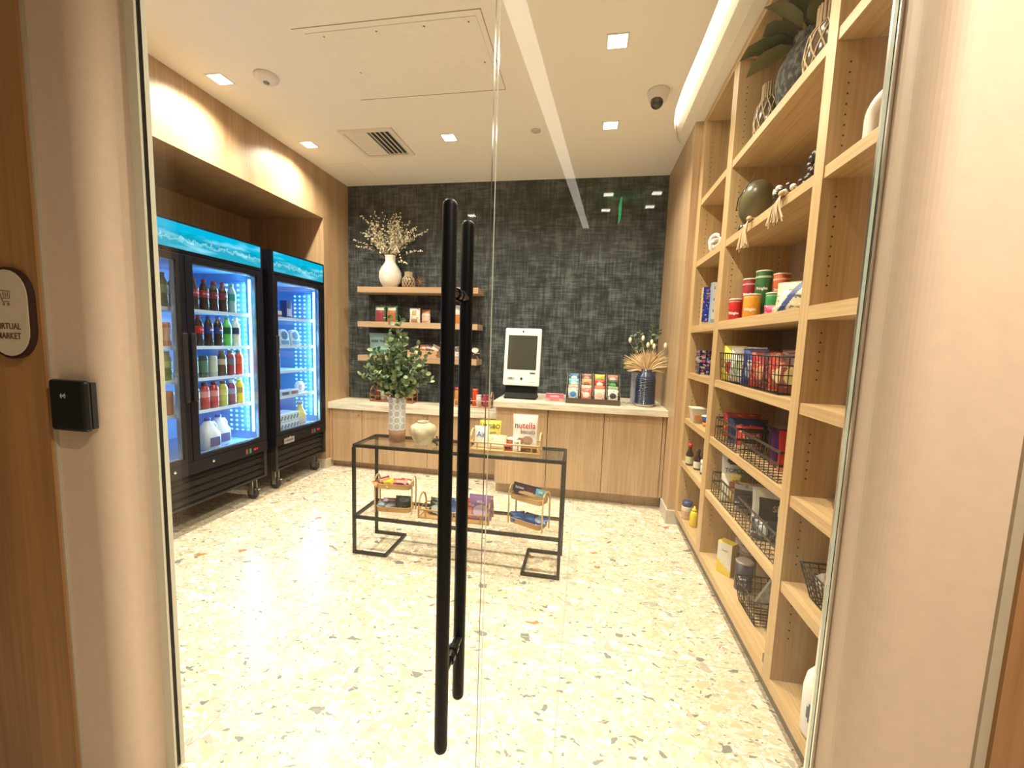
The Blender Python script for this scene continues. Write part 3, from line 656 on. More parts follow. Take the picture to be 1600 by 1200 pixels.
def cooler(y0, W, nd, label, ledw):
    X = -2.735; t = thing('display_cooler', label, 'refrigerator', (X, y0, 0))
    D = 0.76; f = -0.065
    mb = MB()
    mb.box(-D, f, 0, 0.045, 0.19, 2.19); mb.box(-D, f, W-0.045, W, 0.19, 2.19); mb.box(-D, f, 0.045, W-0.045, 1.955, 2.19)
    mb.box(-D, -D+0.05, 0.045, W-0.045, 0.19, 1.955); mb.box(-D, f, 0.045, W-0.045, 0.47, 0.525); mb.box(-D, f-0.08, 0.045, W-0.045, 0.19, 0.22)
    mb.build('cabinet_body', FRIDGE, t)
    mb = MB(); e = 0.002
    mb.box(-D+0.05, f-e, 0.045, 0.05, 0.525, 1.955); mb.box(-D+0.05, f-e, W-0.05, W-0.045, 0.525, 1.955)
    mb.box(-D+0.05, -D+0.056, 0.05, W-0.05, 0.525, 1.955); mb.box(-D+0.05, f-e, 0.05, W-0.05, 0.525, 0.531); mb.box(-D+0.05, f-e, 0.05, W-0.05, 1.949, 1.955)
    mb.build('interior_liner', LINER, t)
    # header
    hs = MB(); hs.box(f, -0.004, 0, W, 1.978, 2.19); hs.build('header_housing', FRIDGE, t)
    MB().box(-0.003, 0.001, -(W/2-0.022), W/2-0.022, -0.085, 0.085).build('header_sign', HEADER, t, (0, W/2, 2.088))
    # doors
    dw = W/nd
    for k in range(nd):
        a, b = k*dw+0.003, (k+1)*dw-0.003; z0, z1 = 0.522, 1.972; fw = 0.056
        dr = MB(); dr.box(-0.058, 0, a, a+fw, z0, z1).box(-0.058, 0, b-fw, b, z0, z1).box(-0.058, 0, a+fw, b-fw, z0, z0+0.03).box(-0.058, 0, a+fw, b-fw, z1-0.045, z1)
        d = dr.build('door', FRIDGE, t, bevel=0.002)
        MB().box(-0.014, -0.010, a+fw, b-fw, z0+0.03, z1-0.045).build('glass', GLASS2, d)
        MB().box(-0.045, -0.02, b-fw-0.012, b-fw-0.001, z0+0.03, z1-0.045).box(-0.045, -0.02, a+fw, b-fw-0.012, z1-0.052, z1-0.045).box(-0.045, -0.02, a+fw, b-fw-0.012, z0+0.03, z0+0.036).build('glass_spacer', pm((0.55, 0.65, 0.75), 0.25, 0.7), d)
        ya = a+0.012 if (nd == 1 or k == 1) else b-0.045
        MB().box(0, 0.022, ya, ya+0.033, 0.95, 1.44).build('door_handle', pm((0.02, 0.02, 0.025), 0.25), d, bevel=0.008)
    # kick panel, louvers
    MB().box(f, -0.002, 0, W, 0.425, 0.518).build('control_panel', FRIDGE, t)
    mb = MB(); mb.box(f, -0.01, 0, 0.03, 0.19, 0.424).box(f, -0.01, W-0.03, W, 0.19, 0.424).box(f, -0.01, 0.03, W-0.03, 0.19, 0.205)
    for i in range(4): mb.obox((-0.035, W/2, 0.235+i*0.054), (0.010, W-0.06, 0.036), (0, -0.55, 0))
    mb.build('grille', pm((0.014, 0.013, 0.014), 0.3, spec=0.3), t)
    MB().box(f-0.03, f-0.02, 0.03, W-0.03, 0.2, 0.42).build('grille_backing', pm((0.004, 0.004, 0.004), 0.9), t)
    for k in range(nd): 
        MB().lathe([(0.011, 0), (0.011, 0.004), (0.008, 0.007), (0.0001, 0.007)], 14, axis='x').build('lock', CHROME, t, (-0.002, (0.18 if nd == 1 else (0.56 if k == 0 else 0.86)), 0.478))
    mb = MB(); ys = W-0.235
    mb.box(0, 0.003, ys, ys+0.022, 0.445, 0.485, 0); mb.box(0, 0.003, ys+0.036, ys+0.058, 0.445, 0.485, 1)
    mb.build('rocker_switch', [pm((0.25, 0.05, 0.05), 0.3), pm((0.03, 0.2, 0.12), 0.3)], t, (-0.002, 0, 0))
    text('88.8', 0.026, emis('readout_red', (1, 0.03, 0.05), 1.6), t, (0.0, ys+0.105, 0.468), (PI/2, 0, PI/2), name='temperature_readout')
    if nd == 1:
        MB().box(-0.002, 0.001, 0.10, 0.235, 0.425, 0.478).build('badge', pm((0.45, 0.5, 0.55), 0.3, 0.6), t)
        text('NORTHER', 0.022, pm((0.03, 0.04, 0.08), 0.4), t, (0.0016, 0.168, 0.452), (PI/2, 0, PI/2), name='badge_lettering', bold=0.0005)
    # casters
    for (cx, cy) in ((-0.085, 0.08), (-0.085, W-0.08), (-0.66, 0.08), (-0.66, W-0.08)):
        c = MB().lathe([(0.0001, -0.014), (0.048, -0.014), (0.05, -0.008), (0.05, 0.008), (0.048, 0.014), (0.0001, 0.014)], 20, axis='y').build('caster', pm((0.02, 0.02, 0.02), 0.5), t, (cx, cy, 0.0505))
        MB().box(-0.03, 0.035, -0.03, 0.03, 0.125, 0.139).box(-0.018, 0.018, -0.026, -0.020, -0.006, 0.126).box(-0.018, 0.018, 0.020, 0.026, -0.006, 0.126).box(0.01, 0.06, -0.012, 0.012, 0.035, 0.045).build('caster_fork', pm((0.6, 0.6, 0.58), 0.3, 0.9), c)
    # shelves
    for z in (1.61, 1.34, 1.10, 0.855):
        mb = MB(); mb.box(-0.66, -0.105, 0.055, W-0.055, z-0.012, z-0.004)
        mb.box(-0.108, -0.10, 0.055, W-0.055, z-0.02, z+0.004)
        mb.build('shelf', SHELFW, t)
    # LED bars on the side walls, with their dot reflections painted as glow on a side panel
    sides = [(W-0.051, -1)]
    for yw, s in sides:
        mb = MB(); mb.box(-0.095, -0.078, yw-0.006, yw, 0.60, 1.90); 
        mb.build('led_bar', LEDM, t)
        MB().box(-0.33, -0.11, yw-0.003, yw-0.0005, 0.60, 1.88).build('led_reflection_panel', LED_REFLECTION, t)
        l = bpy.data.lights.new('led_light', 'AREA'); l.shape = 'RECTANGLE'; l.size = 0.02; l.size_y = 1.25; l.energy = ledw*1.1; l.color = (0.30, 0.66, 1.0)
        o = bpy.data.objects.new('led_light', l); COL.objects.link(o); o.parent = t; o.location = (-0.105, yw-0.012, 1.25)
        o.rotation_euler = (-PI/2, 0, -0.55)   # aimed into the cabinet, away from the door
    return t
C1 = cooler(1.74, 1.395, 2, 'black double-door glass display cooler full of drink bottles', 26)
C2 = cooler(3.243, 0.730, 1, 'black single-door glass display cooler near the back corner', 22)
ORD = ['first', 'second', 'third', 'fourth', 'fifth', 'sixth', 'seventh', 'eighth']
XB = -2.735-0.145
COLA = (0.05, 0.02, 0.015)
DC = 'wide cooler'
# top shelf
for i in range(5):
    y = 2.545+i*0.083
    bottle('soda', COLA, (0.42, 0.03, 0.03) if i < 3 else (0.25, 0.03, 0.06), (0.4, 0.03, 0.04), 'maroon-labelled dark soda, %s from left on top shelf of the %s' % (ORD[i], DC), 'bottle', (XB, y, 1.611), 'maroon label sodas', 'Dr Pepper' if i < 3 else 'Diet', PI/2)
    bottle('soda', COLA, (0.25, 0.03, 0.06), (0.4, 0.03, 0.04), 'maroon-labelled soda in the back row, top shelf of the %s' % DC, 'bottle', (XB-0.09, y, 1.611), 'second row of maroon label sodas', 'Diet', PI/2)
bottle('soda', (0.35, 0.6, 0.6), (0.02, 0.35, 0.3), (0.1, 0.5, 0.3), 'clear lemon soda bottle at the lit right end of the top shelf', 'bottle', (XB, 2.96, 1.611), None, None, PI/2)
# second shelf
row2 = [(COLA, RED, (0.5, 0.02, 0.02), 'Coke', None, 'dark cola bottle with bright red label'), (COLA, RED, (0.5, 0.02, 0.02), 'Coke', None, 'dark cola bottle with bright red label'),
        (COLA, (0.01, 0.05, 0.25), (0.02, 0.08, 0.4), None, 1, 'dark cola with navy label and round emblem'), (COLA, (0.01, 0.05, 0.25), (0.02, 0.08, 0.4), None, 1, 'dark cola with navy label and round emblem'),
        ((0.15, 0.65, 0.12), (0.01, 0.10, 0.04), (0.02, 0.3, 0.1), None, None, 'neon green soda bottle with dark green label'), ((0.85, 0.8, 0.7), (0.05, 0.05, 0.12), (0.8, 0.8, 0.8), None, None, 'pale creamy soda bottle with a narrow dark label')]
for i, (b, l, c, tx, mk, d) in enumerate(row2):
    bottle('soda', b, l, c, '%s, %s from left, second shelf, %s' % (d, ORD[i], DC), 'bottle', (XB, 2.57+i*0.084, 1.341), None, tx, PI/2, mark=mk)
row3 = [('can', (0.10, 0.22, 0.14), (0.55, 0.6, 0.5), 'tall green and white drink can'), ('can', (0.05, 0.08, 0.06), (0.10, 0.20, 0.12), 'tall black and green drink can'), ('can', (0.55, 0.56, 0.45), (0.62, 0.62, 0.5), 'tall pale cream drink can'),
        ('juice', (0.12, 0.07, 0.03), (0.55, 0.45, 0.3), 'brown iced tea bottle with tan label'), ('juice', (0.35, 0.06, 0.06), (0.15, 0.17, 0.2), 'red juice bottle with a grey label'), ('juice', (0.75, 0.07, 0.03), (0.8, 0.12, 0.05), 'orange red drink bottle')]
for i, (k, b, l, d) in enumerate(row3):
    bottle(k, b, l, (0.1, 0.1, 0.12), '%s, %s from left, third shelf, %s' % (d, ORD[i], DC), 'can' if k == 'can' else 'bottle', (XB, 2.60+i*0.082, 1.101), None, None, PI/2, 'drink_can' if k == 'can' else 'bottle')
row4 = [((0.3, 0.35, 0.4), (0.7, 0.72, 0.75), (0.1, 0.1, 0.12), 'clear water bottle with white label'), ((0.55, 0.05, 0.06), (0.7, 0.25, 0.25), (0.1, 0.03, 0.03), 'red sports drink bottle'), ((0.55, 0.05, 0.06), (0.7, 0.25, 0.25), (0.1, 0.03, 0.03), 'red sports drink bottle'),
        ((0.5, 0.55, 0.08), (0.62, 0.6, 0.15), (0.05, 0.1, 0.1), 'yellow green sports drink bottle'), ((0.22, 0.03, 0.10), (0.3, 0.3, 0.5), (0.8, 0.8, 0.85), 'dark purple juice bottle with white cap'), ((0.85, 0.65, 0.02), (0.4, 0.3, 0.1), (0.85, 0.68, 0.02), 'bright yellow juice bottle')]
for i, (b, l, c, d) in enumerate(row4):
    bottle('juice', b, l, c, '%s, %s from left, lowest shelf, %s' % (d, ORD[i], DC), 'bottle', (XB, 2.60+i*0.082, 0.857), None, None, PI/2)
# left door of the double cooler
bottle('soda', (0.03, 0.10, 0.04), (0.2, 0.3, 0.15), (0.05, 0.12, 0.05), 'dark green bottle on the top shelf behind the left cooler door', 'bottle', (XB, 2.40, 1.611), None, None, PI/2)
bottle('can', (0.6, 0.14, 0.05), (0.7, 0.35, 0.2), (0, 0, 0), 'orange and white tall can behind the left cooler door', 'can', (XB, 2.405, 1.341), None, None, PI/2, 'drink_can')
bottle('juice', (0.10, 0.22, 0.05), (0.3, 0.4, 0.12), (0.05, 0.1, 0.05), 'green juice bottle behind the left cooler door', 'bottle', (XB, 2.40, 1.101), None, None, PI/2)
bottle('can', (0.65, 0.25, 0.08), (0.5, 0.2, 0.1), (0, 0, 0), 'orange jar with brown band behind the left cooler door', 'jar', (XB, 2.405, 0.857), None, None, PI/2, 'jar')
# milk jugs
def jug(loc, label, rz):
    t = thing('milk_jug', label, 'jug', loc, rz, 'milk jugs on the cooler floor')
    W_ = pm((0.82, 0.82, 0.80), 0.35)
    mb = MB(); R = [(0.055, 0), (0.062, 0.008), (0.062, 0.13), (0.055, 0.16), (0.036, 0.20), (0.019, 0.225), (0.019, 0.232)]
    N = 16; rings = []
    for r, z in R:
        ring = []
        for k in range(N):
            a = 2*PI*k/N; c, s = math.cos(a), math.sin(a); q = 1/max(abs(c), abs(s)); q = 1+(q-1)*(0.75 if z < 0.15 else 0.2)
            ring.append((r*c*q, r*s*q, z))
        rings.append(ring)
    vs = [v for g in rings for v in g]
    mb.add(vs, [(i*N+k, i*N+(k+1) % N, (i+1)*N+(k+1) % N, (i+1)*N+k) for i in range(len(R)-1) for k in range(N)], 0, True); mb.add(rings[0], [tuple(range(N))[::-1]])
    mb.build('body', W_, t)
    MB().tube([(0.02, 0, 0.205), (0.055, 0, 0.205), (0.072, 0, 0.18), (0.075, 0, 0.14), (0.06, 0, 0.11)], 0.011, 10).build('handle', W_, t)
    MB().lathe([(0.022, 0.228), (0.022, 0.25), (0.018, 0.252), (0.0001, 0.252)], 18).build('cap', pm((0.03, 0.06, 0.4), 0.4), t)
    MB().box(-0.04, 0.045, -0.0665, -0.064, 0.03, 0.10).build('label', pm((0.12, 0.11, 0.25), 0.4), t)
    return t
jug((-2.735-0.15, 2.70, 0.532), 'left milk jug with blue cap on the cooler floor', PI/2)
jug((-2.735-0.20, 2.845, 0.532), 'right milk jug with blue cap on the cooler floor', PI/2)
# single-door cooler contents
X2 = -2.735-0.16
carton('small red and white snack tray on the top shelf of the single-door cooler', 'food box', 0.11, 0.06, 0.08, [(0.5, 0.08, 0.06), WHT], bands((0.4, 0), (1, 1)), (X2, 3.44, 1.611), PI/2)
t = thing('juice_tube', 'tall slim blue and red carton standing on the top shelf of the single-door cooler', 'carton', (X2, 3.60, 1.611), PI/2)
MB().box(-0.036, 0.036, -0.036, 0.036, 0, 0.17).build('carton', pm((0.05, 0.06, 0.22), 0.3), t, bevel=0.004)
MB().box(-0.03, 0.03, -0.0375, -0.0365, 0.02, 0.09).build('label', pm((0.6, 0.55, 0.6), 0.3), t)
for i in range(3):
    t = thing('snack_pack', 'white round-topped snack pack, %s from left in the single-door cooler' % ORD[i], 'snack pack', (X2+0.02, 3.39+i*0.15, 1.341), PI/2, 'white snack packs')
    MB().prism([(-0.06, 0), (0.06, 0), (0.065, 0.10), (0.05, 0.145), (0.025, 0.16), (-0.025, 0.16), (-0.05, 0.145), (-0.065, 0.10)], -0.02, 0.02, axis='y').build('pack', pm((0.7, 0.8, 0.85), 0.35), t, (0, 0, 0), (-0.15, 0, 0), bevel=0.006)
    MB().lathe([(0.04, 0), (0.04, 0.002), (0.0001, 0.002)], 20, 0, (0, -0.024, 0.10), axis='y').build('label', pm((0.08, 0.15, 0.28), 0.4), t, (0, -0.001, 0), (-0.15, 0, 0))
    MB().box(-0.05, 0.05, -0.022, -0.020, 0.012, 0.05).build('stripe', pm((0.15, 0.28, 0.4), 0.4), t, (0, 0, 0), (-0.15, 0, 0))
t = thing('bread_pack', 'white plastic wrapped pack with round logo on the third shelf of the single-door cooler', 'snack pack', (X2, 3.42, 1.101), PI/2)
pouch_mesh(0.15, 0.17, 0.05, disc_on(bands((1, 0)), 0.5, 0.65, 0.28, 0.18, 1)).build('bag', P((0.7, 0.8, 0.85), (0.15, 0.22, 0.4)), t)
for i in range(3):
    t = thing('lunch_tray', 'flat packed lunch tray, %s from the left on the fourth shelf of the single-door cooler' % ORD[i], 'snack pack', (X2+0.02, 3.36+i*0.125, 0.857), PI/2, 'flat packs in the cooler')
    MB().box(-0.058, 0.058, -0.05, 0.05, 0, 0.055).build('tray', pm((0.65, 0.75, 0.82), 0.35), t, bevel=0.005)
    MB().box(-0.045, 0.045, -0.0525, -0.0505, 0.012, 0.042).build('label', pm((0.10, 0.14, 0.22) if i % 2 else (0.4, 0.12, 0.12), 0.4), t)
t = thing('cheese_wheel', 'round white cheese pack standing on edge at the right end of the fourth shelf', 'cheese', (X2+0.02, 3.745, 0.857+0.062), PI/2)
MB().lathe([(0.0001, -0.015), (0.058, -0.015), (0.062, -0.01), (0.062, 0.01), (0.058, 0.015), (0.0001, 0.015)], 26, axis='y').build('wheel', pm((0.75, 0.82, 0.86), 0.35), t)
MB().lathe([(0.03, 0), (0.0001, 0)], 20, 0, (0, -0.0165, 0), axis='y', close=False).build('label', pm((0.55, 0.2, 0.2), 0.4), t)
for j in range(2):
    t = thing('yogurt_tray', '%s white cup tray in the stack on the floor of the single-door cooler' % ('lower' if j == 0 else 'upper'), 'tray', (X2, 3.49, 0.532+j*0.082), PI/2)
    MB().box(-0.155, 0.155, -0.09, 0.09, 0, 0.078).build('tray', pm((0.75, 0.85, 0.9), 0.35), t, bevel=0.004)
    mb = MB()
    for k in range(7): mb.obox((-0.13+k*0.043, -0.0915, 0.036), (0.022, 0.002, 0.045), (0, 0.5, 0))
    mb.build('print', pm((0.18, 0.3, 0.42), 0.4), t)
t = thing('juice_jug', 'yellow orange juice carafe on the floor of the single-door cooler', 'jug', (X2+0.03, 3.735, 0.532), PI/2)
MB().lathe([(0.05, 0), (0.055, 0.006), (0.056, 0.10), (0.045, 0.14), (0.028, 0.17), (0.024, 0.20), (0.026, 0.215)], 22).build('body', liquid((0.85, 0.68, 0.2)), t)
MB().lathe([(0.03, 0.213), (0.03, 0.238), (0.0001, 0.238)], 18).build('cap', pm((0.25, 0.3, 0.25), 0.4), t)
MB().lathe([(0.0565, 0.03), (0.0565, 0.085)], 22, close=False).build('label', pm((0.75, 0.6, 0.55), 0.4), t)

# ------------------------------------------------------------------ console table
t = thing('console_table', 'black metal console table with glass top and open lower frame', 'table', (-0.78, 2.57, 0))
hw, hd, s = 0.685, 0.150, 0.0095
mb = MB()
for z in (0.741, 0.255):
    for y in (-hd, hd): mb.box(-hw, hw, y-s, y+s, z-s, z+s)
    for x in (-hw, hw): mb.box(x-s, x+s, -hd, hd, z-s, z+s)
mb.build('frame', BLACK, t)
for x in (-hw, hw):
    for y in (-hd, hd): MB().box(x-s, x+s, y-s, y+s, 0.0, 0.7315).build('leg', BLACK, t)
    sx = 1 if x < 0 else -1; x1 = x+sx*0.225
    mb = MB()
    for y in (-hd, hd): mb.box(x+sx*s, x1, y-s, y+s, 0, 2*s)
    mb.box(x1-s, x1+s, -hd-s, hd+s, 0, 2*s); mb.build('foot', BLACK, t)
MB().box(-hw+0.014, hw-0.014, -hd+0.014, hd-0.014, 0.742, 0.7505).build('glass_top', glassmat('table_glass', (0.86, 0.87, 0.84)), t)
MB().box(-hw+0.014, hw-0.014, -hd+0.014, hd-0.014, 0.258, 0.2645).build('glass_shelf', glassmat('table_glass_low', (0.93, 0.94, 0.92)), t)
TT, TS = 0.7505, 0.2645

def mat_tile():
    m, nt, b = newmat('blue_white_tile_print'); L = nt.links.new
    tc = nt.nodes.new('ShaderNodeTexCoord'); sx = nt.nodes.new('ShaderNodeSeparateXYZ'); L(tc.outputs['Object'], sx.inputs[0])
    at = nt.nodes.new('ShaderNodeMath'); at.operation = 'ARCTAN2'; L(sx.outputs[1], at.inputs[0]); L(sx.outputs[0], at.inputs[1])
    def cell(out, k):
        a = nt.nodes.new('ShaderNodeMath'); a.operation = 'MULTIPLY'; a.inputs[1].default_value = k; L(out, a.inputs[0])
        f = nt.nodes.new('ShaderNodeMath'); f.operation = 'FRACT'; L(a.outputs[0], f.inputs[0])
        c = nt.nodes.new('ShaderNodeMath'); c.operation = 'SUBTRACT'; c.inputs[1].default_value = 0.5; L(f.outputs[0], c.inputs[0])
        return c.outputs[0]
    u, v = cell(at.outputs[0], 8/(2*PI)), cell(sx.outputs[2], 1/0.044)
    cb = nt.nodes.new('ShaderNodeCombineXYZ'); L(u, cb.inputs[0]); L(v, cb.inputs[1])
    ln_ = nt.nodes.new('ShaderNodeVectorMath'); ln_.operation = 'LENGTH'; L(cb.outputs[0], ln_.inputs[0])
    ang = nt.nodes.new('ShaderNodeMath'); ang.operation = 'ARCTAN2'; L(u, ang.inputs[0]); L(v, ang.inputs[1])
    a8 = nt.nodes.new('ShaderNodeMath'); a8.operation = 'MULTIPLY'; a8.inputs[1].default_value = 8; L(ang.outputs[0], a8.inputs[0])
    co = nt.nodes.new('ShaderNodeMath'); co.operation = 'COSINE'; L(a8.outputs[0], co.inputs[0])
    rr = nt.nodes.new('ShaderNodeMath'); rr.operation = 'MULTIPLY_ADD'; rr.inputs[1].default_value = 0.05; L(co.outputs[0], rr.inputs[0]); L(ln_.outputs['Value'], rr.inputs[2])
    w_, b_ = (0.72, 0.72, 0.70), (0.07, 0.09, 0.15)
    col = ramp(nt, rr.outputs[0], [(0.0, w_), (0.06, b_), (0.11, w_), (0.17, (0.2, 0.23, 0.3)), (0.27, w_), (0.34, b_), (0.40, w_), (0.60, b_), (0.66, w_)]); col.node.color_ramp.interpolation = 'CONSTANT'
    L(col, b.inputs['Base Color']); b.inputs['Roughness'].default_value = 0.35; return m
TILE = mat_tile()
def stems(mb, origin, tips, r, m=0, sag=0.0, n=5, bend=0.3):
    out = []
    for tp in tips:
        o = Vector(origin); tp = Vector(tp); mid = o.lerp(tp, 0.5)+Vector((0, 0, (tp-o).length*bend*0.3)); pts = []
        for i in range(n+1):
            q = i/n; p = o*(1-q)**2+mid*2*q*(1-q)+tp*q*q; p.z -= sag*q*q; pts.append(p)
        mb.tube(pts, r, 5, m, radii=[r*(1-0.6*i/n) for i in range(n+1)]); out.append(pts)
    return out
def along(pts, q):
    f = q*(len(pts)-1); i = min(int(f), len(pts)-2); return pts[i].lerp(pts[i+1], f-i), (pts[i+1]-pts[i]).normalized()
# tall patterned vase with eucalyptus
t = thing('eucalyptus_vase', 'tall blue and white patterned vase with leafy green eucalyptus on the console table', 'vase', (-1.235, 2.575, TT))
MB().lathe([(0.050, 0), (0.0545, 0.004), (0.0555, 0.085)], 36).build('terracotta_base', mat_speckle('terracotta_band', (0.17, 0.085, 0.04), (0.24, 0.125, 0.06), 20, stretch=(1, 1, 12)), t)
MB().lathe([(0.056, 0.085), (0.056, 0.095), (0.057, 0.28), (0.053, 0.30), (0.047, 0.308), (0.044, 0.300), (0.043, 0.2)], 36, close=False).build('patterned_body', TILE, t)
rnd = random.Random(3); random.seed(3)
mbs, mbl = MB(), MB()
tips = []
for i in range(52):
    a = rnd.uniform(0, 2*PI); q = rnd.uniform(0.02, 1)**0.6; el = rnd.uniform(0, 1)
    tips.append((math.cos(a)*0.215*q, math.sin(a)*0.17*q, 0.42+0.36*(1-q*q*0.85)*el+0.02))
tips += [(-0.25, -0.02, 0.44), (0.24, 0.0, 0.43), (0.20, 0.02, 0.60), (0.02, 0, 0.82), (-0.06, 0.0, 0.83), (-0.2, 0, 0.57)]
for pts in stems(mbs, (0, 0, 0.24), tips, 0.0022, bend=0.5):
    for k in range(9):
        q = 0.30+0.70*k/8.0; p, d = along(pts, min(q, 0.999))
        for sgn in (-1, 1):
            side = Vector((rnd.uniform(-1, 1), rnd.uniform(-1, 1), rnd.uniform(-.4, .6))).normalized()
            L_ = rnd.uniform(0.036, 0.058)*(1.05-0.3*q)
            mbl.leaf(p, (side+d*0.5), L_, L_*0.78, 0 if rnd.random() < 0.55 else (1 if rnd.random() < 0.75 else 2), 0.15)
mbs.build('stems', pm((0.16, 0.17, 0.06), 0.6), t)
mbl.build('leaves', [pm((0.085, 0.15, 0.075), 0.45), pm((0.16, 0.23, 0.12), 0.45), pm((0.36, 0.40, 0.19), 0.45)], t)
# squat cream pot and small dark ornament
t = thing('ceramic_pot', 'squat round cream crackled pot on the console table', 'pot', (-1.045, 2.565, TT))
MB().lathe([(0.048, 0), (0.052, 0.004), (0.066, 0.03), (0.086, 0.075), (0.090, 0.095), (0.080, 0.122), (0.05, 0.138), (0.036, 0.141), (0.034, 0.149), (0.038, 0.153), (0.033, 0.154), (0.026, 0.148), (0.025, 0.12), (0.0001, 0.118)], 40).build('body', mat_speckle('cream_glaze', (0.40, 0.35, 0.22), (0.66, 0.60, 0.44), 14, 0.5, 0.4, 0.62), t)
t = thing('bead_ornament', 'small dark beaded ornament beside the cream pot', 'ornament', (-0.945, 2.53, TT))
mb = MB()
for i in range(9): mb.ball((0.012*math.cos(i*0.9), 0.012*math.sin(i*0.9), 0.009+i*0.006), 0.009, 0, 6)
mb.build('beads', pm((0.03, 0.025, 0.02), 0.3), t)

# rattan tray with looped ends
def rattan_tray(name, label, loc, L_, W_, H_, arch, rz=0, posts=5, mat=BAM):
    t = thing(name, label, 'tray', loc, rz); r = 0.0055
    mb = MB(); mb.box(-L_/2, L_/2, -W_/2, W_/2, 0.003, 0.008); mb.build('base', mat, t)
    for z, nm in ((0.008, 'lower_rail'), (H_, 'upper_rail')):
        mb = MB(); mb.tube([(-L_/2, -W_/2, z), (L_/2, -W_/2, z), (L_/2, W_/2, z), (-L_/2, W_/2, z)], r, 8, 0, closed=True); mb.build(nm, mat, t)
    mb = MB()
    for y in (-W_/2, W_/2):
        for i in range(posts): x = -L_/2+L_*(i+0.5)/posts; mb.tube([(x, y, 0.006), (x, y, H_)], r*0.85, 6)
    mb.build('posts', mat, t)
    for sx in (-1, 1):
        mb = MB(); pts = [(sx*(L_/2+0.004), -W_/2*0.9, 0.0)]+[(sx*(L_/2+0.004), -W_/2*0.9*math.cos(a), H_*0.9+(arch-H_*0.9)*math.sin(a)) for a in [PI*i/10 for i in range(11)]]+[(sx*(L_/2+0.004), W_/2*0.9, 0.0)]
        mb.tube(pts, r*1.1, 8); mb.build('end_loop', mat, t)
    return t
BAM2 = pm((0.50, 0.34, 0.13), 0.5, name='rattan')
tx, ty = -0.475, 2.575
rattan_tray('rattan_tray', 'bamboo tray of sweets with the large hazelnut biscuit bag on the console table', (tx, ty, TT), 0.44, 0.15, 0.055, 0.125, mat=BAM2)
zt = TT+0.009
pouch('tall white resealable bag with black and red nutella biscuits lettering', 'snack bag', 0.165, 0.225, 0.045, [WHT, (0.42, 0.28, 0.18), (0.5, 0.05, 0.03), (0.35, 0.2, 0.1)],
      disc_on(disc_on(bands((0.12, 0), (1.0, 0)), 0.62, 0.25, 0.22, 0.13, 1), 0.32, 0.22, 0.16, 0.10, 3), (tx+0.115, ty+0.035, zt), 0.05, (-0.10, 0), None,
      [('utella', 0.056, (0.5, 0.03, 0.02), 0.014, 0.152), ('n', 0.056, (0.02, 0.02, 0.02), -0.0545, 0.152), ('biscuits', 0.036, (0.2, 0.12, 0.06), 0.02, 0.112)])
pouch('yellow gummy bag with black and white HARIBO lettering in the bamboo tray', 'snack bag', 0.145, 0.17, 0.04, [(0.80, 0.66, 0.12), (0.75, 0.7, 0.5), (0.3, 0.28, 0.2)], bands((0.25, 1), (1, 0)), (tx-0.12, ty+0.045, zt), 0.1, (-0.12, 0), None, [('HARIBO', 0.040, (0.02, 0.02, 0.02), 0, 0.128), ('gold', 0.026, (0.2, 0.16, 0.08), 0.02, 0.09)])
pouch('white sweet bag with blue brush lettering at the left of the bamboo tray', 'snack bag', 0.10, 0.14, 0.035, [WHT, (0.06, 0.2, 0.45)], bands((1, 0)), (tx-0.165, ty-0.012, zt), 0.0, (-0.12, 0), None, [('Air', 0.05, (0.02, 0.18, 0.45), 0, 0.085)])
pouch('pale yellow sweet bag lying low in the middle of the bamboo tray', 'snack bag', 0.13, 0.09, 0.04, [(0.72, 0.64, 0.34), WHT], bands((0.5, 1), (1, 0)), (tx-0.06, ty-0.02, zt), 0.0, (-0.2, 0), None)
t = thing('candy_tin', 'round red and brown candy tin in the bamboo tray', 'tin', (tx+0.035, ty+0.02, zt)); MB().lathe([(0.035, 0), (0.037, 0.003), (0.037, 0.06)], 24).build('tin', pm((0.45, 0.04, 0.03), 0.3), t); MB().lathe([(0.039, 0.058), (0.039, 0.068), (0.0001, 0.069)], 24).build('lid', pm((0.6, 0.5, 0.4), 0.3), t)
carton('small white chocolate box with black lettering in the bamboo tray', 'food box', 0.05, 0.07, 0.03, [WHT, BRN], bands((1, 0)), (tx+0.075, ty-0.045, zt), 0.15, (-0.2, 0), None, [('Toffi', 0.018, BLK, 0, 0.05)])
carton('dark brown chocolate box lying at the right end of the bamboo tray', 'food box', 0.10, 0.028, 0.04, [BRN, (0.35, 0.2, 0.1)], bands((0.5, 0), (1, 0)), (tx+0.155, ty-0.045, zt), 0, (0, 0), None, [('choc', 0.018, (0.5, 0.35, 0.2), 0, 0.014)])
carton('small red and black sweet box in front of the candy tin', 'food box', 0.045, 0.03, 0.025, [RED, BLK], bands((0.5, 0), (1, 1)), (tx+0.02, ty-0.05, zt), -0.1)

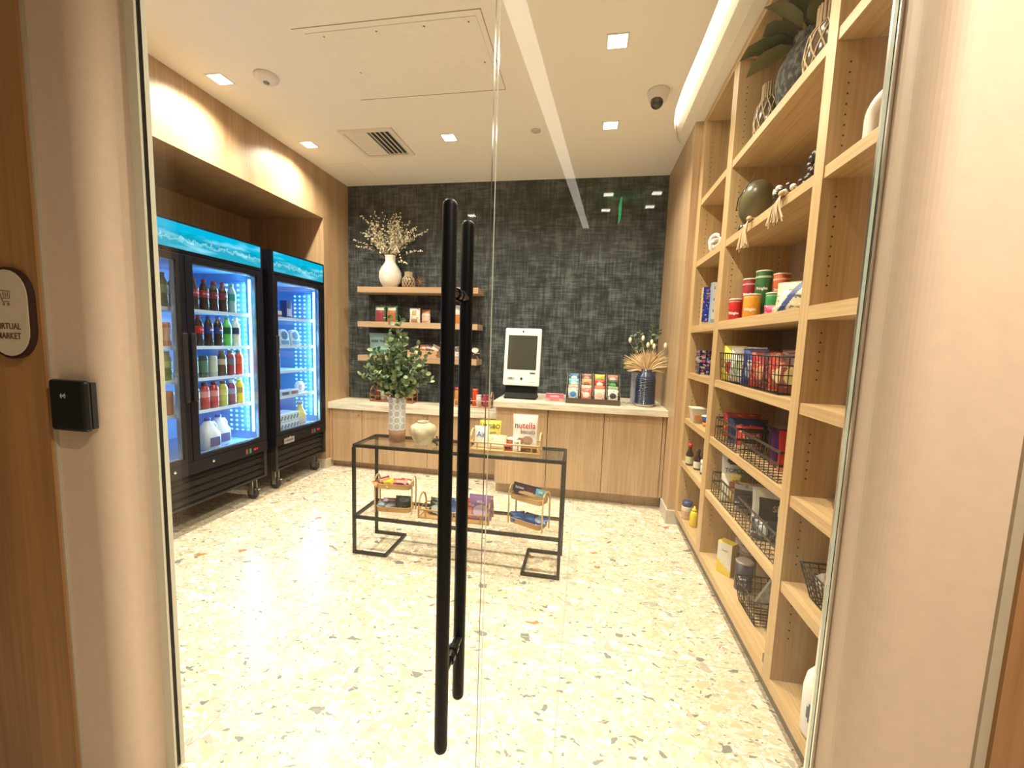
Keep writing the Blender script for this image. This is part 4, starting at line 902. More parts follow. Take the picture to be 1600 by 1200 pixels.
# two-tier stands
def two_tier(label, loc, rz):
    t = thing('tiered_stand', label, 'stand', loc, rz); L_, W_ = 0.245, 0.125
    M = pm((0.52, 0.32, 0.13), 0.5, name='rattan_light')
    def ring(hx, hy, n=5, rc=0.03):
        p = []
        for cx, cy, a0 in ((hx-rc, hy-rc, 0), (-hx+rc, hy-rc, PI/2), (-hx+rc, -hy+rc, PI), (hx-rc, -hy+rc, 1.5*PI)):
            for i in range(n+1): a = a0+PI/2*i/n; p.append((cx+rc*math.cos(a), cy+rc*math.sin(a)))
        return p
    for z in (0.012, 0.172):
        mb = MB(); rg = ring(L_/2-0.006, W_/2-0.006); n = len(rg)
        mb.prism(rg, z, z+0.004)
        o = ring(L_/2-0.005, W_/2-0.005)
        mb.add([(x, y, z) for x, y in o]+[(x*1.02, y*1.04, z+0.032) for x, y in o], [(i, (i+1) % n, n+(i+1) % n, n+i) for i in range(n)], 0, True)
        mb.add([(x*0.985, y*0.97, z+0.003) for x, y in o]+[(x*1.0, y*1.01, z+0.032) for x, y in o], [((i+1) % n, i, n+i, n+(i+1) % n) for i in range(n)], 0, True)
        mb.tube([(x*1.01, y*1.03, z+0.033) for x, y in o], 0.0028, 6, 0, closed=True)
        mb.build('tray', M, t)
    for sx in (-1, 1):
        x = sx*(L_/2+0.006); w = W_/2*0.72
        pts = [(x, -w, 0), (x, -w, 0.20)]+[(x, -w*math.cos(a), 0.20+0.052*math.sin(a)) for a in [PI*i/10 for i in range(1, 10)]]+[(x, w, 0.20), (x, w, 0)]
        MB().tube(pts, 0.0055, 8).build('side_frame', pm((0.60, 0.45, 0.22), 0.5), t)
    return t
la, lb = (-1.235, 2.555), (-0.31, 2.56)
two_tier('small two-tier rattan stand on the left of the lower shelf', (la[0], la[1], TS), 0.10)
two_tier('small two-tier rattan stand on the right of the lower shelf', (lb[0], lb[1], TS), -0.42)
def bar_pack(label, loc, rz, col, col2, tilt, w=0.10, h=0.06, d=0.018, cat='candy'):
    return pouch(label, cat, w, h, d, [col, col2], bands((0.3, 0), (0.7, 1), (1, 0)), loc, rz, tilt, None, (), 'candy_bar', 0.05, False)
z1, z0 = TS+0.178, TS+0.018
for i, (dx, dy, rz, c, c2, lab) in enumerate([(-0.085, -0.02, 1.2, (0.5, 0.1, 0.03), (0.75, 0.3, 0.1), 'orange brown candy bar at the left of the upper tier of the left stand'), (-0.055, 0.0, 1.1, (0.2, 0.02, 0.02), (0.6, 0.25, 0.15), 'dark red candy bar on the upper tier of the left stand'),
        (-0.012, -0.005, 1.25, (0.8, 0.62, 0.03), (0.78, 0.5, 0.05), 'yellow candy bag on the upper tier of the left stand'), (0.045, -0.02, 0.1, (0.4, 0.02, 0.03), (0.6, 0.3, 0.25), 'red candy bar in front on the upper tier of the left stand'), (0.06, 0.025, -0.15, (0.42, 0.03, 0.02), (0.7, 0.6, 0.5), 'red and white candy bar behind on the upper tier of the left stand')]):
    bar_pack(lab, (la[0]+dx, la[1]+dy-0.02, z1+0.006+0.012*(i % 2)), rz, c, c2, (-0.9, 0), 0.095, 0.055, 0.022)
for i, (dx, dy, rz, c, c2, lab) in enumerate([(-0.07, -0.02, 0.2, (0.12, 0.05, 0.05), (0.2, 0.4, 0.5), 'teal and red candy bar at the left of the lower tier of the left stand'), (-0.055, 0.02, 0.1, (0.4, 0.06, 0.08), (0.3, 0.3, 0.5), 'pink and blue candy bar on the lower tier of the left stand'), (-0.005, -0.01, 0.9, (0.08, 0.09, 0.15), (0.25, 0.28, 0.33), 'silver and navy candy bar on the lower tier of the left stand')]):
    bar_pack(lab, (la[0]+dx, la[1]+dy-0.02, z0+0.006+0.012*(i % 2)), rz, c, c2, (-0.9, 0), 0.095, 0.055, 0.022)
pouch('dark green chocolate bag leaning on the lower tier of the left stand', 'snack bag', 0.12, 0.085, 0.03, [(0.02, 0.05, 0.03), (0.08, 0.12, 0.2)], disc_on(bands((1, 0)), 0.5, 0.7, 0.3, 0.2, 1), (la[0]+0.055, la[1], z0+0.003), 0.1, (-0.35, 0))
carton('dark purple Bahlsen biscuit box leaning on the upper tier of the right stand', 'food box', 0.20, 0.065, 0.022, [(0.03, 0.015, 0.08), (0.10, 0.02, 0.02), (0.6, 0.42, 0.2)], disc_on(disc_on(bands((1, 0)), 0.62, 0.5, 0.1, 0.35, 1), 0.6, 0.1, 0.35, 0.22, 2), (lb[0]-0.025, lb[1]+0.012, z1+0.02), -0.42, (-0.35, 0), None, [('Bahlsen', 0.024, WHT, -0.05, 0.036)], nu=24, nv=12)
carton('light blue biscuit box beside the purple one on the right stand', 'food box', 0.07, 0.06, 0.02, [(0.10, 0.42, 0.62), (0.6, 0.42, 0.2)], bands((0.3, 1), (1, 0)), (lb[0]+0.075, lb[1]-0.045, z1+0.02), -0.42, (-0.35, 0), None, [('TIME', 0.018, WHT, 0, 0.04)])
for dx, dy, rz, lab in ((-0.06, 0.01, 0.3, 'shiny blue candy bag at the left of the lower tier of the right stand'), (0.0, 0.0, -0.4, 'shiny blue candy bag in the middle of the lower tier of the right stand'), (0.06, -0.03, -0.6, 'blue and white candy bag in front on the lower tier of the right stand')):
    pouch(lab, 'candy', 0.10, 0.075, 0.03, [(0.01, 0.05, 0.28), (0.35, 0.5, 0.7) if dx > 0.03 else (0.02, 0.16, 0.5)], disc_on(bands((1, 0)), 0.5, 0.5, 0.35, 0.3, 1), (lb[0]+dx, lb[1]+dy-0.03, z0+0.01), rz, (-1.0, 0), None, (), 'candy_bag', 0.05, False)
# middle basket on the lower shelf
bx, by = -0.80, 2.555
rattan_tray('rattan_basket', 'long rattan basket with tall looped ends in the middle of the lower shelf', (bx, by, TS), 0.47, 0.15, 0.062, 0.15, mat=pm((0.45, 0.26, 0.09), 0.5, name='rattan_dark'))
zb = TS+0.009
for dx, w, h, c, c2, tx_, lab in ((-0.16, 0.07, 0.11, (0.03, 0.04, 0.04), (0.5, 0.6, 0.65), '', 'black and white bag leaning at the left of the rattan basket'), (-0.11, 0.09, 0.10, (0.35, 0.5, 0.65), (0.7, 0.75, 0.8), '', 'pale blue bag in the rattan basket'),
        (-0.035, 0.08, 0.12, (0.02, 0.06, 0.35), (0.08, 0.2, 0.55), '', 'royal blue bag between the two door bars in the rattan basket'), (0.015, 0.08, 0.12, (0.5, 0.48, 0.5), (0.25, 0.1, 0.3), '', 'white and plum bag in the rattan basket'),
        (0.075, 0.10, 0.13, (0.6, 0.04, 0.03), (0.7, 0.3, 0.2), 'KitKat', 'bright red bag in the rattan basket'), (0.155, 0.13, 0.16, (0.28, 0.16, 0.42), (0.62, 0.5, 0.7), 'Milka', 'tall lilac bag at the right of the rattan basket')):
    pouch(lab, 'snack bag', w*1.25, h, 0.035, [c, c2], disc_on(bands((1, 0)), 0.55, 0.35, 0.35, 0.25, 1), (bx+dx+0.01, by-0.01, zb), 0.05, (-0.22, 0.12 if dx < 0.1 else 0.03), None, ([(tx_, 0.026, WHT, 0, h*0.72)] if tx_ else ()))

# ------------------------------------------------------------------ floating shelf goods
t = thing('dried_flower_vase', 'white bottle vase with a wide spray of dried white blossoms on the top floating shelf', 'vase', (-2.158, 4.31, 2.0))
MB().lathe([(0.055, 0), (0.075, 0.008), (0.108, 0.06), (0.122, 0.12), (0.118, 0.17), (0.095, 0.22), (0.065, 0.262), (0.053, 0.29), (0.055, 0.335), (0.060, 0.348), (0.054, 0.35), (0.046, 0.34), (0.043, 0.28)], 40, close=False).build('body', mat_speckle('white_stoneware', (0.62, 0.57, 0.48), (0.78, 0.74, 0.66), 8, 0.45, 0.3, 0.5), t)
mbs, mbl = MB(), MB(); rnd = random.Random(11); random.seed(5)
tips = []
for i in range(60):
    a = rnd.uniform(-1.0, 1.0); L_ = rnd.uniform(0.28, 0.50)*(1-0.12*abs(a))
    tips.append((math.sin(a)*L_*0.92, rnd.uniform(-0.07, 0.05), 0.34+math.cos(a)*L_))
special = [(-0.44, 0, 0.52), (-0.41, 0.0, 0.46), (0.43, 0, 0.62), (0.37, 0, 0.40), (0.22, -0.05, 0.26), (-0.35, 0, 0.78)]
tips += special
for i, pts in enumerate(stems(mbs, (0, 0, 0.27), tips, 0.0014, bend=0.55)):
    n = 15
    for k in range(n):
        q = (0.28+0.72*k/(n-1)) if i < 60 else 0.5+0.5*k/(n-1); p, d = along(pts, min(q, 0.999)); p = p+Vector((rnd.uniform(-.018, .018), rnd.uniform(-.02, .02), rnd.uniform(-.018, .018)))*(1 if i < 60 else 0.15)
        if k % 2 or q < 0.75:
            mbl.leaf(p, (rnd.uniform(-1, 1), rnd.uniform(-1, 1), rnd.uniform(-.3, 1)), rnd.uniform(0.018, 0.027), 0.017, 0 if rnd.random() < 0.75 else 1, 0.3)
        else: mbl.ball(p+Vector((rnd.uniform(-.008, .008), 0, rnd.uniform(-.006, .006))), 0.0072, 0, 5)
for z0_, pts in ((0, [Vector((0.08, -0.03, 0.45)), Vector((0.12, -0.04, 0.38)), Vector((0.16, -0.05, 0.26))]),):
    for k in range(8): mbl.ball(along(pts, k/8)[0], 0.009, 0, 6)
mbs.build('stems', pm((0.35, 0.28, 0.16), 0.7), t); mbl.build('blossoms', [pm((0.85, 0.80, 0.64), 0.7), pm((0.62, 0.53, 0.34), 0.7)], t)
def netted_pot(label, loc, sc=1.0, hs=1.0):
    t = thing('netted_candle_holder', label, 'candle holder', loc)
    prof = [(0.04, 0), (0.062, 0.02), (0.068, 0.06), (0.060, 0.105), (0.036, 0.135), (0.034, 0.165), (0.036, 0.17)]
    prof = [(r*sc, z*sc) for r, z in prof]
    MB().lathe(prof, 24).build('glass_body', pm((0.10, 0.07, 0.045), 0.15, coat=0.5), t)
    mb = MB(); N = 12
    for s in (-1, 1):
        for k in range(N):
            pts = []
            for i in range(9):
                q = i/8*4; j = min(int(q), 3); f = q-j; r = prof[j][0]*(1-f)+prof[j+1][0]*f; z = prof[j][1]*(1-f)+prof[j+1][1]*f; a = 2*PI*k/N+s*i*0.16
                pts.append(((r+0.002)*math.cos(a), (r+0.002)*math.sin(a), z))
            mb.tube(pts, 0.0028*sc, 5)
    mb.build('cane_net', pm((0.55, 0.42, 0.24), 0.6), t)
    mb = MB()
    for k in range(22): a = 2*PI*k/22; mb.tube([(0.0385*sc*math.cos(a), 0.0385*sc*math.sin(a), 0.132*sc), (0.0385*sc*math.cos(a), 0.0385*sc*math.sin(a), 0.178*sc)], 0.0048*sc, 5)
    mb.build('cane_collar', pm((0.50, 0.37, 0.22), 0.6), t)
    for c in t.children: c.scale = (1, 1, hs)
    return t
netted_pot('small cane-netted jar beside the white vase on the top floating shelf', (-1.945, 4.31, 2.0), 0.98)
t = thing('spiky_ornament', 'brown starburst ornament beside the netted jar', 'ornament', (-1.82, 4.33, 2.075))
mb = MB(); mb.ball((0, 0, 0), 0.014, 0, 8)
for k in range(26):
    a = 2*PI*k/13; b = (k % 5-2)*0.35; d = Vector((math.cos(a)*math.cos(b), math.sin(b), math.sin(a)*math.cos(b))); mb.tube([d*0.01, d*0.078], 0.0022, 4, radii=[0.003, 0.0008])
mb.build('spikes', pm((0.22, 0.13, 0.07), 0.6), t)
zs = 1.6255
for x, c2, lab in ((-2.275, (0.25, 0.04, 0.05), 'green edged nut bag with a plum window, first on the middle floating shelf'), (-2.133, (0.40, 0.12, 0.05), 'green edged nut bag with an orange window, second on the middle floating shelf')):
    pouch(lab, 'snack bag', 0.135, 0.185, 0.05, [(0.02, 0.12, 0.04), c2, (0.5, 0.52, 0.4)], lambda u, v: 0 if (u < 0.14 or u > 0.86 or v > 0.9) else (2 if v > 0.72 else 1), (x, 4.31, zs), 0.0)
pouch('white paper cookie bag with orange square label on the middle floating shelf', 'snack bag', 0.125, 0.16, 0.06, [(0.72, 0.68, 0.6), (0.6, 0.2, 0.03), (0.4, 0.25, 0.15)], lambda u, v: 1 if (0.3 < u < 0.72 and 0.5 < v < 0.88) else (2 if v < 0.3 and 0.2 < u < 0.8 else 0), (-1.865, 4.31, zs), 0.0)
pouch('brown patterned cookie bag beside the white one on the middle floating shelf', 'snack bag', 0.115, 0.15, 0.06, [(0.5, 0.38, 0.28), (0.3, 0.12, 0.06), (0.65, 0.5, 0.4)], lambda u, v: 1 if v > 0.7 else (2 if (int(u*9)+int(v*9)) % 2 else 0), (-1.745, 4.33, zs), -0.25)
pouch('white and orange nut bag on the middle floating shelf, between the door bars', 'snack bag', 0.15, 0.20, 0.05, [(0.55, 0.55, 0.55), (0.5, 0.18, 0.05), (0.62, 0.6, 0.55)], lambda u, v: 1 if v < 0.5 else (2 if int(v*14) % 2 else 0), (-1.42, 4.31, zs), 0.0)
zs = 1.2525
pouch('large teal pouch with black lettering behind the eucalyptus on the lowest floating shelf', 'snack bag', 0.28, 0.25, 0.06, [(0.30, 0.48, 0.46), (0.08, 0.2, 0.17)], bands((0.25, 1), (1, 0)), (-2.28, 4.33, zs), 0.0, (0, 0), None, [('BARK THINS', 0.04, (0.03, 0.06, 0.06), 0, 0.16)])
carton('light brown shallow snack crate on the lowest floating shelf', 'food box', 0.34, 0.075, 0.14, [(0.52, 0.33, 0.18)], bands((1, 0)), (-1.75, 4.31, zs), 0)
for i, (dx, c, lab) in enumerate(((-0.10, (0.05, 0.04, 0.06), 'black wrapped bar in the brown snack crate'), (-0.02, (0.45, 0.1, 0.04), 'red orange wrapped bar in the brown snack crate'), (0.06, (0.1, 0.06, 0.12), 'dark plum wrapped bar in the brown snack crate'), (0.13, (0.6, 0.55, 0.45), 'cream wrapped bar in the brown snack crate'))):
    bar_pack(lab, (-1.75+dx, 4.29, zs+0.0755), 0.3*(i-1.5), c, (0.5, 0.4, 0.3), (-0.5, 0.2*(i-1)), 0.085, 0.07, 0.02)
for i, (x, c, c2, lab) in enumerate(((-1.43, (0.08, 0.03, 0.05), (0.7, 0.66, 0.62), 'white and plum round snack tub between the door bars on the lowest shelf'), (-1.36, (0.65, 0.62, 0.58), (0.05, 0.03, 0.03), 'white snack bag with black top on the lowest shelf'), (-1.17, (0.03, 0.02, 0.02), (0.65, 0.6, 0.5), 'black bag with white corner at the right end of the lowest shelf'))):
    pouch(lab, 'snack bag', 0.10, 0.13, 0.05, [c, c2], disc_on(bands((1, 0)), 0.5, 0.75, 0.4, 0.2, 1), (x, 4.31, zs), 0)

# ------------------------------------------------------------------ lower counter trays
zc = 0.7355; CH = pm((0.30, 0.12, 0.05), 0.4, name='cherry_wood')
rattan_tray('wooden_tray', 'reddish wooden tray with an arched end behind the patterned vase', (-2.11, 4.31, zc), 0.50, 0.15, 0.065, 0.165, posts=4, mat=CH)
for dx, c, c2, h, lab in ((-0.19, (0.12, 0.03, 0.02), (0.2, 0.05, 0.04), 0.20, 'tall dark sauce bottle in the left wooden tray'), (-0.13, (0.35, 0.4, 0.3), (0.6, 0.6, 0.5), 0.17, 'pale green bottle with red base in the left wooden tray'), (-0.06, (0.5, 0.45, 0.5), (0.2, 0.15, 0.3), 0.13, 'short grey and purple jar in the left wooden tray'), (0.12, (0.12, 0.07, 0.06), (0.2, 0.1, 0.08), 0.08, 'small dark jar at the right of the left wooden tray')):
    t = thing('condiment_jar', lab, 'jar', (-2.11+dx, 4.31, zc+0.009))
    MB().lathe([(0.026, 0), (0.03, 0.005), (0.03, h*0.6), (0.016, h*0.8), (0.014, h*0.9)], 18).build('body', liquid(c), t); MB().lathe([(0.017, h*0.88), (0.017, h), (0.0001, h)], 14).build('cap', pm(c2, 0.4), t)
rattan_tray('wooden_tray', 'light wooden tray of red and pink jars at the right end of the lower counter', (-1.19, 4.30, zc), 0.44, 0.15, 0.075, 0.17, posts=5, mat=pm((0.58, 0.33, 0.19), 0.45))
for dx, c, c2, h, r, lab in ((-0.17, (0.5, 0.25, 0.04), (0.5, 0.02, 0.03), 0.19, 0.034, 'tall yellow and red snack tube in the light wooden tray'), (-0.11, (0.5, 0.01, 0.05), (0.5, 0.02, 0.1), 0.20, 0.032, 'tall crimson snack tube in the light wooden tray'), (0.03, (0.6, 0.06, 0.02), (0.65, 0.1, 0.03), 0.185, 0.034, 'tall orange red jar in the light wooden tray'), (0.08, (0.62, 0.58, 0.55), (0.65, 0.6, 0.58), 0.125, 0.032, 'white labelled short jar in the light wooden tray'), (0.155, (0.45, 0.03, 0.08), (0.5, 0.05, 0.12), 0.13, 0.031, 'short pink red jar at the right of the light wooden tray')):
    t = thing('snack_jar', lab, 'jar', (-1.19+dx, 4.30+(0.02 if h > 0.15 else -0.01), zc+0.009))
    MB().lathe([(r*0.9, 0), (r, 0.004), (r, h*0.82), (r*0.9, h*0.86)], 20).build('body', liquid(c), t); MB().lathe([(r*0.95, h*0.85), (r*0.95, h), (0.0001, h)], 18).build('lid', pm(c2, 0.4), t)

# ------------------------------------------------------------------ kiosk counter
zk = 0.9055
t = thing('payment_kiosk', 'white self checkout kiosk with dark screen tilted on a black foot', 'kiosk', (-0.60, 3.98, zk))
MB().prism([(-0.10, 0), (0.12, 0), (0.12, 0.012), (0.05, 0.03), (0.02, 0.2), (-0.02, 0.2), (-0.045, 0.06), (-0.10, 0.012)], -0.155, 0.155, axis='x').build('foot', pm((0.006, 0.006, 0.007), 0.5, spec=0.15), t)
KW, KH = 0.355, 0.56
k = MB().box(-KW/2, KW/2, -0.025, 0.03, 0, KH).build('housing', pm((0.82, 0.80, 0.74), 0.35), t, (0, -0.045, 0.125), (-0.13, 0, 0), bevel=0.012)
MB().box(-0.142, 0.142, -0.0265, -0.0245, 0.155, 0.49).build('screen', pm((0.055, 0.055, 0.045), 0.12), k)
mb = MB(); mb.box(-0.14, -0.065, -0.028, -0.0245, 0.055, 0.078); mb.build('barcode_reader', pm((0.45, 0.43, 0.38), 0.4), k)
MB().box(-0.12, -0.085, -0.0295, -0.0275, 0.066, 0.074).build('reader_slot', pm((0.02, 0.02, 0.02), 0.4), k)
MB().lathe([(0.013, 0), (0.013, -0.004), (0.0001, -0.005)], 18, 0, (0.004, -0.0245, 0.068), axis='y').build('scanner_eye', pm((0.03, 0.03, 0.03), 0.2), k)
MB().box(0.075, 0.145, -0.0275, -0.0245, 0.038, 0.138).build('card_terminal', pm((0.74, 0.72, 0.65), 0.4), k, bevel=0.002)
MB().box(0.085, 0.135, -0.0295, -0.027, 0.118, 0.13).build('card_slot', pm((0.03, 0.03, 0.03), 0.4), k)
mb = MB()
for x in (-0.028, -0.008, 0.012, 0.032): mb.lathe([(0.006, 0), (0.006, -0.0008), (0.0001, -0.001)], 10, 0, (x, -0.0248, 0.10), axis='y')
mb.build('payment_icons', pm((0.45, 0.43, 0.4), 0.4), k)
mb = MB(); mb.lathe([(0.009, 0), (0.009, -0.002), (0.0001, -0.003)], 14, 0, (0, -0.0248, 0.527), axis='y'); mb.build('camera_eye', pm((0.02, 0.02, 0.02), 0.2), k)
carton('low pink box of mints beside the kiosk', 'food box', 0.165, 0.075, 0.05, [(0.65, 0.12, 0.22), (0.75, 0.35, 0.3), (0.2, 0.05, 0.2)], bands((0.45, 1), (0.9, 0), (1, 2)), (-0.262, 3.86, zk), -0.03, (0, 0), None, [('mentos', 0.034, (0.3, 0.03, 0.05), 0, 0.022), ('mentos', 0.03, WHT, 0, 0.054)])
# stepped candy rack
t = thing('candy_rack', 'dark stepped candy display rack with four columns of sweets on the counter', 'display rack', (0.09, 3.93, zk))
RK = pm((0.10, 0.07, 0.045), 0.4)
MB().box(-0.245, 0.245, -0.115, 0.10, 0, 0.008).box(-0.245, 0.245, -0.123, -0.115, 0, 0.05).build('base_tray', RK, t)
for i in range(5):
    x = -0.243+i*0.1215
    MB().prism([(-0.115, 0.008), (0.10, 0.008), (0.10, 0.27), (0.07, 0.27), (-0.115, 0.07)], x-0.002, x+0.002, axis='x').build('divider', RK, t)
for st in range(3): MB().box(-0.24, 0.24, -0.05+st*0.05, -0.046+st*0.05, 0.008, 0.05+st*0.055).build('step', RK, t)
rows = [  # columns x rows front to back: colour pairs
 [((0.55, 0.58, 0.5), (0.05, 0.2, 0.5)), ((0.5, 0.35, 0.25), (0.65, 0.6, 0.5)), ((0.15, 0.5, 0.55), (0.6, 0.7, 0.7)), ((0.05, 0.15, 0.35), (0.65, 0.6, 0.6))],
 [((0.6, 0.15, 0.12), (0.7, 0.65, 0.55)), ((0.65, 0.55, 0.4), (0.25, 0.08, 0.05)), ((0.6, 0.35, 0.2), (0.3, 0.1, 0.05)), ((0.3, 0.12, 0.1), (0.5, 0.3, 0.2))],
 [((0.75, 0.6, 0.5), (0.7, 0.4, 0.3)), ((0.65, 0.16, 0.08), (0.7, 0.3, 0.15)), ((0.5, 0.05, 0.05), (0.75, 0.65, 0.6)), ((0.7, 0.6, 0.08), (0.3, 0.4, 0.06))],
 [((0.72, 0.72, 0.68), (0.05, 0.05, 0.05)), ((0.25, 0.35, 0.2), (0.6, 0.6, 0.5)), ((0.03, 0.06, 0.03), (0.12, 0.35, 0.1)), ((0.5, 0.2, 0.15), (0.65, 0.6, 0.55))]]
cn = ['first', 'second', 'third', 'fourth']; rn = ['front', 'second', 'third', 'top']
for c in range(4):
    for r in range(4):
        a, b = rows[c][r]; z = [0.009, 0.055, 0.11, 0.165][r]; y = [-0.085, -0.03, 0.02, 0.07][r]
        if c == 3 and r == 3: h = 0.10
        else: h = [0.13, 0.11, 0.11, 0.10][r]
        pouch('candy pack in the %s column, %s row of the stepped rack' % (cn[c], rn[r]), 'candy', 0.098, h, 0.022, [a, b], disc_on(bands((0.15, 1), (1, 0)), 0.5, 0.55, 0.32, 0.2, 1), (0.09-0.182+c*0.1215, 3.93+y, zk+z+0.001), 0, (-0.12, 0), 'candy packs in the stepped rack', (), 'candy_pack')
# navy vase with dried palm
t = thing('dried_palm_vase', 'navy ribbed vase with pale foot holding dried palm leaves and bunny tails', 'vase', (0.56, 3.90, zk))
NAVY = pm((0.018, 0.03, 0.075), 0.25, coat=0.5)
prof = [(0.086, 0.025)]
for i in range(16): z = 0.03+i*0.0145; prof += [(0.094-0.0003*i, z), (0.094-0.0003*i, z+0.005), (0.088-0.0003*i, z+0.0075), (0.088-0.0003*i, z+0.012)]
prof += [(0.080, 0.275), (0.058, 0.305), (0.048, 0.32), (0.050, 0.34), (0.046, 0.34), (0.043, 0.30)]
MB().lathe(prof, 36, close=False).build('ribbed_body', NAVY, t)
MB().lathe([(0.066, 0), (0.078, 0.006), (0.086, 0.026)], 30).build('foot', pm((0.62, 0.58, 0.48), 0.4), t)
mbp, mbs, mbt, mbg = MB(), MB(), MB(), MB(); rnd = random.Random(4)
for j, (ang, L_) in enumerate(((-1.25, 0.24), (-0.95, 0.27), (-0.5, 0.25), (-0.15, 0.24), (0.2, 0.25), (0.6, 0.25), (0.95, 0.25), (1.25, 0.22))):
    for k in range(15):
        a = ang+(k-7)*0.045; l = L_*(1-0.035*abs(k-7))*rnd.uniform(0.85, 1.05); yy = (j % 3-1)*0.03
        b = Vector((0, 0, 0.31)); tip = Vector((math.sin(a)*l, yy+rnd.uniform(-.01, .01), 0.31+math.cos(a)*l*0.95)); mid = b.lerp(tip, 0.5)+Vector((0, 0, 0.02))
        mbp.tube([b, mid, tip], 0.003, 4, (k+j) % 2, radii=[0.0035, 0.0062, 0.001])
for (x, y, z) in ((-0.16, 0, 0.60), (-0.05, -0.02, 0.62), (0.03, 0, 0.585), (0.15, 0, 0.56), (0.0, 0.01, 0.56), (0.05, -0.02, 0.55), (0.20, 0.0, 0.50)):
    mbs.tube([(0, 0, 0.31), (x*0.5, y, 0.45), (x, y, z-0.02)], 0.0015, 4); mbt.ball((x, y, z), 0.014, 0, 8, sz=1.9)
for pts in stems(mbs, (0, 0.02, 0.31), [(-0.08, 0.04, 0.70), (0.04, 0.04, 0.76), (0.10, 0.04, 0.72), (-0.14, 0.04, 0.66)], 0.002):
    for k in range(8):
        p, d = along(pts, 0.45+0.54*k/8)
        for s_ in (-1, 1): mbg.leaf(p, (s_*rnd.uniform(.4, 1), rnd.uniform(-.5, .5), rnd.uniform(-.2, .8)), 0.034, 0.024, 0, 0.2)
mbp.build('palm_leaves', [pm((0.58, 0.40, 0.20), 0.6), pm((0.74, 0.58, 0.36), 0.6)], t); mbs.build('stems', pm((0.4, 0.3, 0.15), 0.6), t); mbt.build('bunny_tails', pm((0.78, 0.70, 0.50), 0.8), t); mbg.build('leaves', pm((0.09, 0.13, 0.07), 0.5), t)
carton('slim grey card standing behind the navy vase', 'card', 0.09, 0.30, 0.01, [(0.4, 0.4, 0.48)], bands((1, 0)), (0.49, 4.02, zk), 0, (0.05, 0))
tag(MB().tube([(0.31, 4.0, 0.12+zk), (0.36, 4.03, 0.03+zk), (0.42, 3.98, 0.004+zk), (0.40, 3.90, 0.004+zk), (0.46, 3.88, 0.004+zk), (0.47, 3.97, 0.004+zk), (0.64, 4.02, 0.004+zk), (0.68, 3.92, 0.004+zk)], 0.003, 6).build('power_cord', pm((0.6, 0.55, 0.42), 0.5)), 'thin cream cord lying on the counter between rack and navy vase', 'cord')

# ------------------------------------------------------------------ goods on the tall shelves
def wire_basket(label, loc, L_, W_, H_, flare=0.02, nx=9, nz=4, rz=0, wire=WIRE, r=0.0022):
    """L_ runs along y, opening upwards."""
    t = thing('wire_basket', label, 'basket', loc, rz)
    def ring(z):
        q = z/H_; a, b = W_/2-flare+flare*q, L_/2-flare+flare*q; return [(-a, -b, z), (a, -b, z), (a, b, z), (-a, b, z)]
    mb = MB()
    for i in range(nz): 
        rg = ring(0.004+H_*i/nz); mb.tube(rg, r, 4, 0, closed=True)
    b0, b1 = ring(0.004), ring(H_)
    for side in range(4):
        p0, p1, q0, q1 = Vector(b0[side]), Vector(b0[(side+1) % 4]), Vector(b1[side]), Vector(b1[(side+1) % 4])
        n = nx if side in (1, 3) else max(4, int(nx*W_/L_))
        for k in range(n+1): mb.tube([p0.lerp(p1, k/n), q0.lerp(q1, k/n)], r, 4)
    for k in range(1, nx): y = b0[0][1]+(b0[2][1]-b0[0][1])*k/nx; mb.tube([(b0[0][0], y, 0.004), (b0[1][0], y, 0.004)], r, 4)
    mb.build('wire_mesh', wire, t)
    rg = ring(H_); MB().tube(rg, r*1.9, 6, 0, closed=True).build('rim', wire, t)
    return t
# bay B, chips shelf (z 1.617)
def chips(label, loc, h, body, body2, r=0.038, tx_='Pringles', rz=-0.55):
    t = thing('chip_canister', label, 'chip can', loc, rz)
    MB().lathe([(r*0.97, 0), (r, 0.003), (r, h-0.008), (r*0.98, h-0.006)], 28).build('tube', [pm(body, 0.35, coat=0.2)], t)
    MB().lathe([(r*1.03, h-0.008), (r*1.04, h-0.002), (r*0.9, h), (0.0001, h)], 28).build('lid', pm((0.72, 0.66, 0.55), 0.35), t)
    text(tx_, 0.02, pm(WHT, 0.4), t, (0, 0, h*0.33 if h < 0.2 else h*0.62), (PI/2, 0, 0), wrap=r+0.0008, bold=0.0008, sx=0.9)
    MB().lathe([(r+0.0006, h*0.84), (r+0.0006, h*0.88)], 28, close=False).build('band', pm(body2, 0.4), t)
    return t
CR = (0.5, 0.02, 0.02)
chips('small bright red chip can at the far left of the chips shelf', (0.845, 2.60, 1.6175), 0.125, CR, (0.6, 0.4, 0.3), 0.034)
chips('small orange chip can in front of the tall green one', (0.832, 2.322, 1.6175), 0.118, (0.72, 0.30, 0.03), (0.75, 0.5, 0.2), 0.040)
chips('dark red chip can partly hidden behind the tall green one', (0.905, 2.575, 1.6175), 0.235, (0.30, 0.02, 0.03), (0.6, 0.3, 0.3), 0.037)
chips('tall green chip can right behind the orange can', (0.908, 2.402, 1.6175), 0.25, (0.03, 0.14, 0.04), (0.5, 0.55, 0.4), 0.038)
chips('small green chip can right of the tall green one', (0.905, 2.245, 1.6175), 0.118, (0.03, 0.25, 0.07), (0.4, 0.5, 0.3), 0.038)
chips('tall orange red chip can behind the small green can', (0.962, 2.32, 1.6175), 0.222, (0.50, 0.10, 0.03), (0.65, 0.4, 0.3), 0.038)
pouch('small pink snack pack in front of the small green can', 'snack bag', 0.07, 0.05, 0.025, [(0.7, 0.05, 0.14), (0.7, 0.5, 0.45)], disc_on(bands((1, 0)), 0.8, 0.4, 0.25, 0.4, 1), (0.866, 2.165, 1.6175), -0.7)
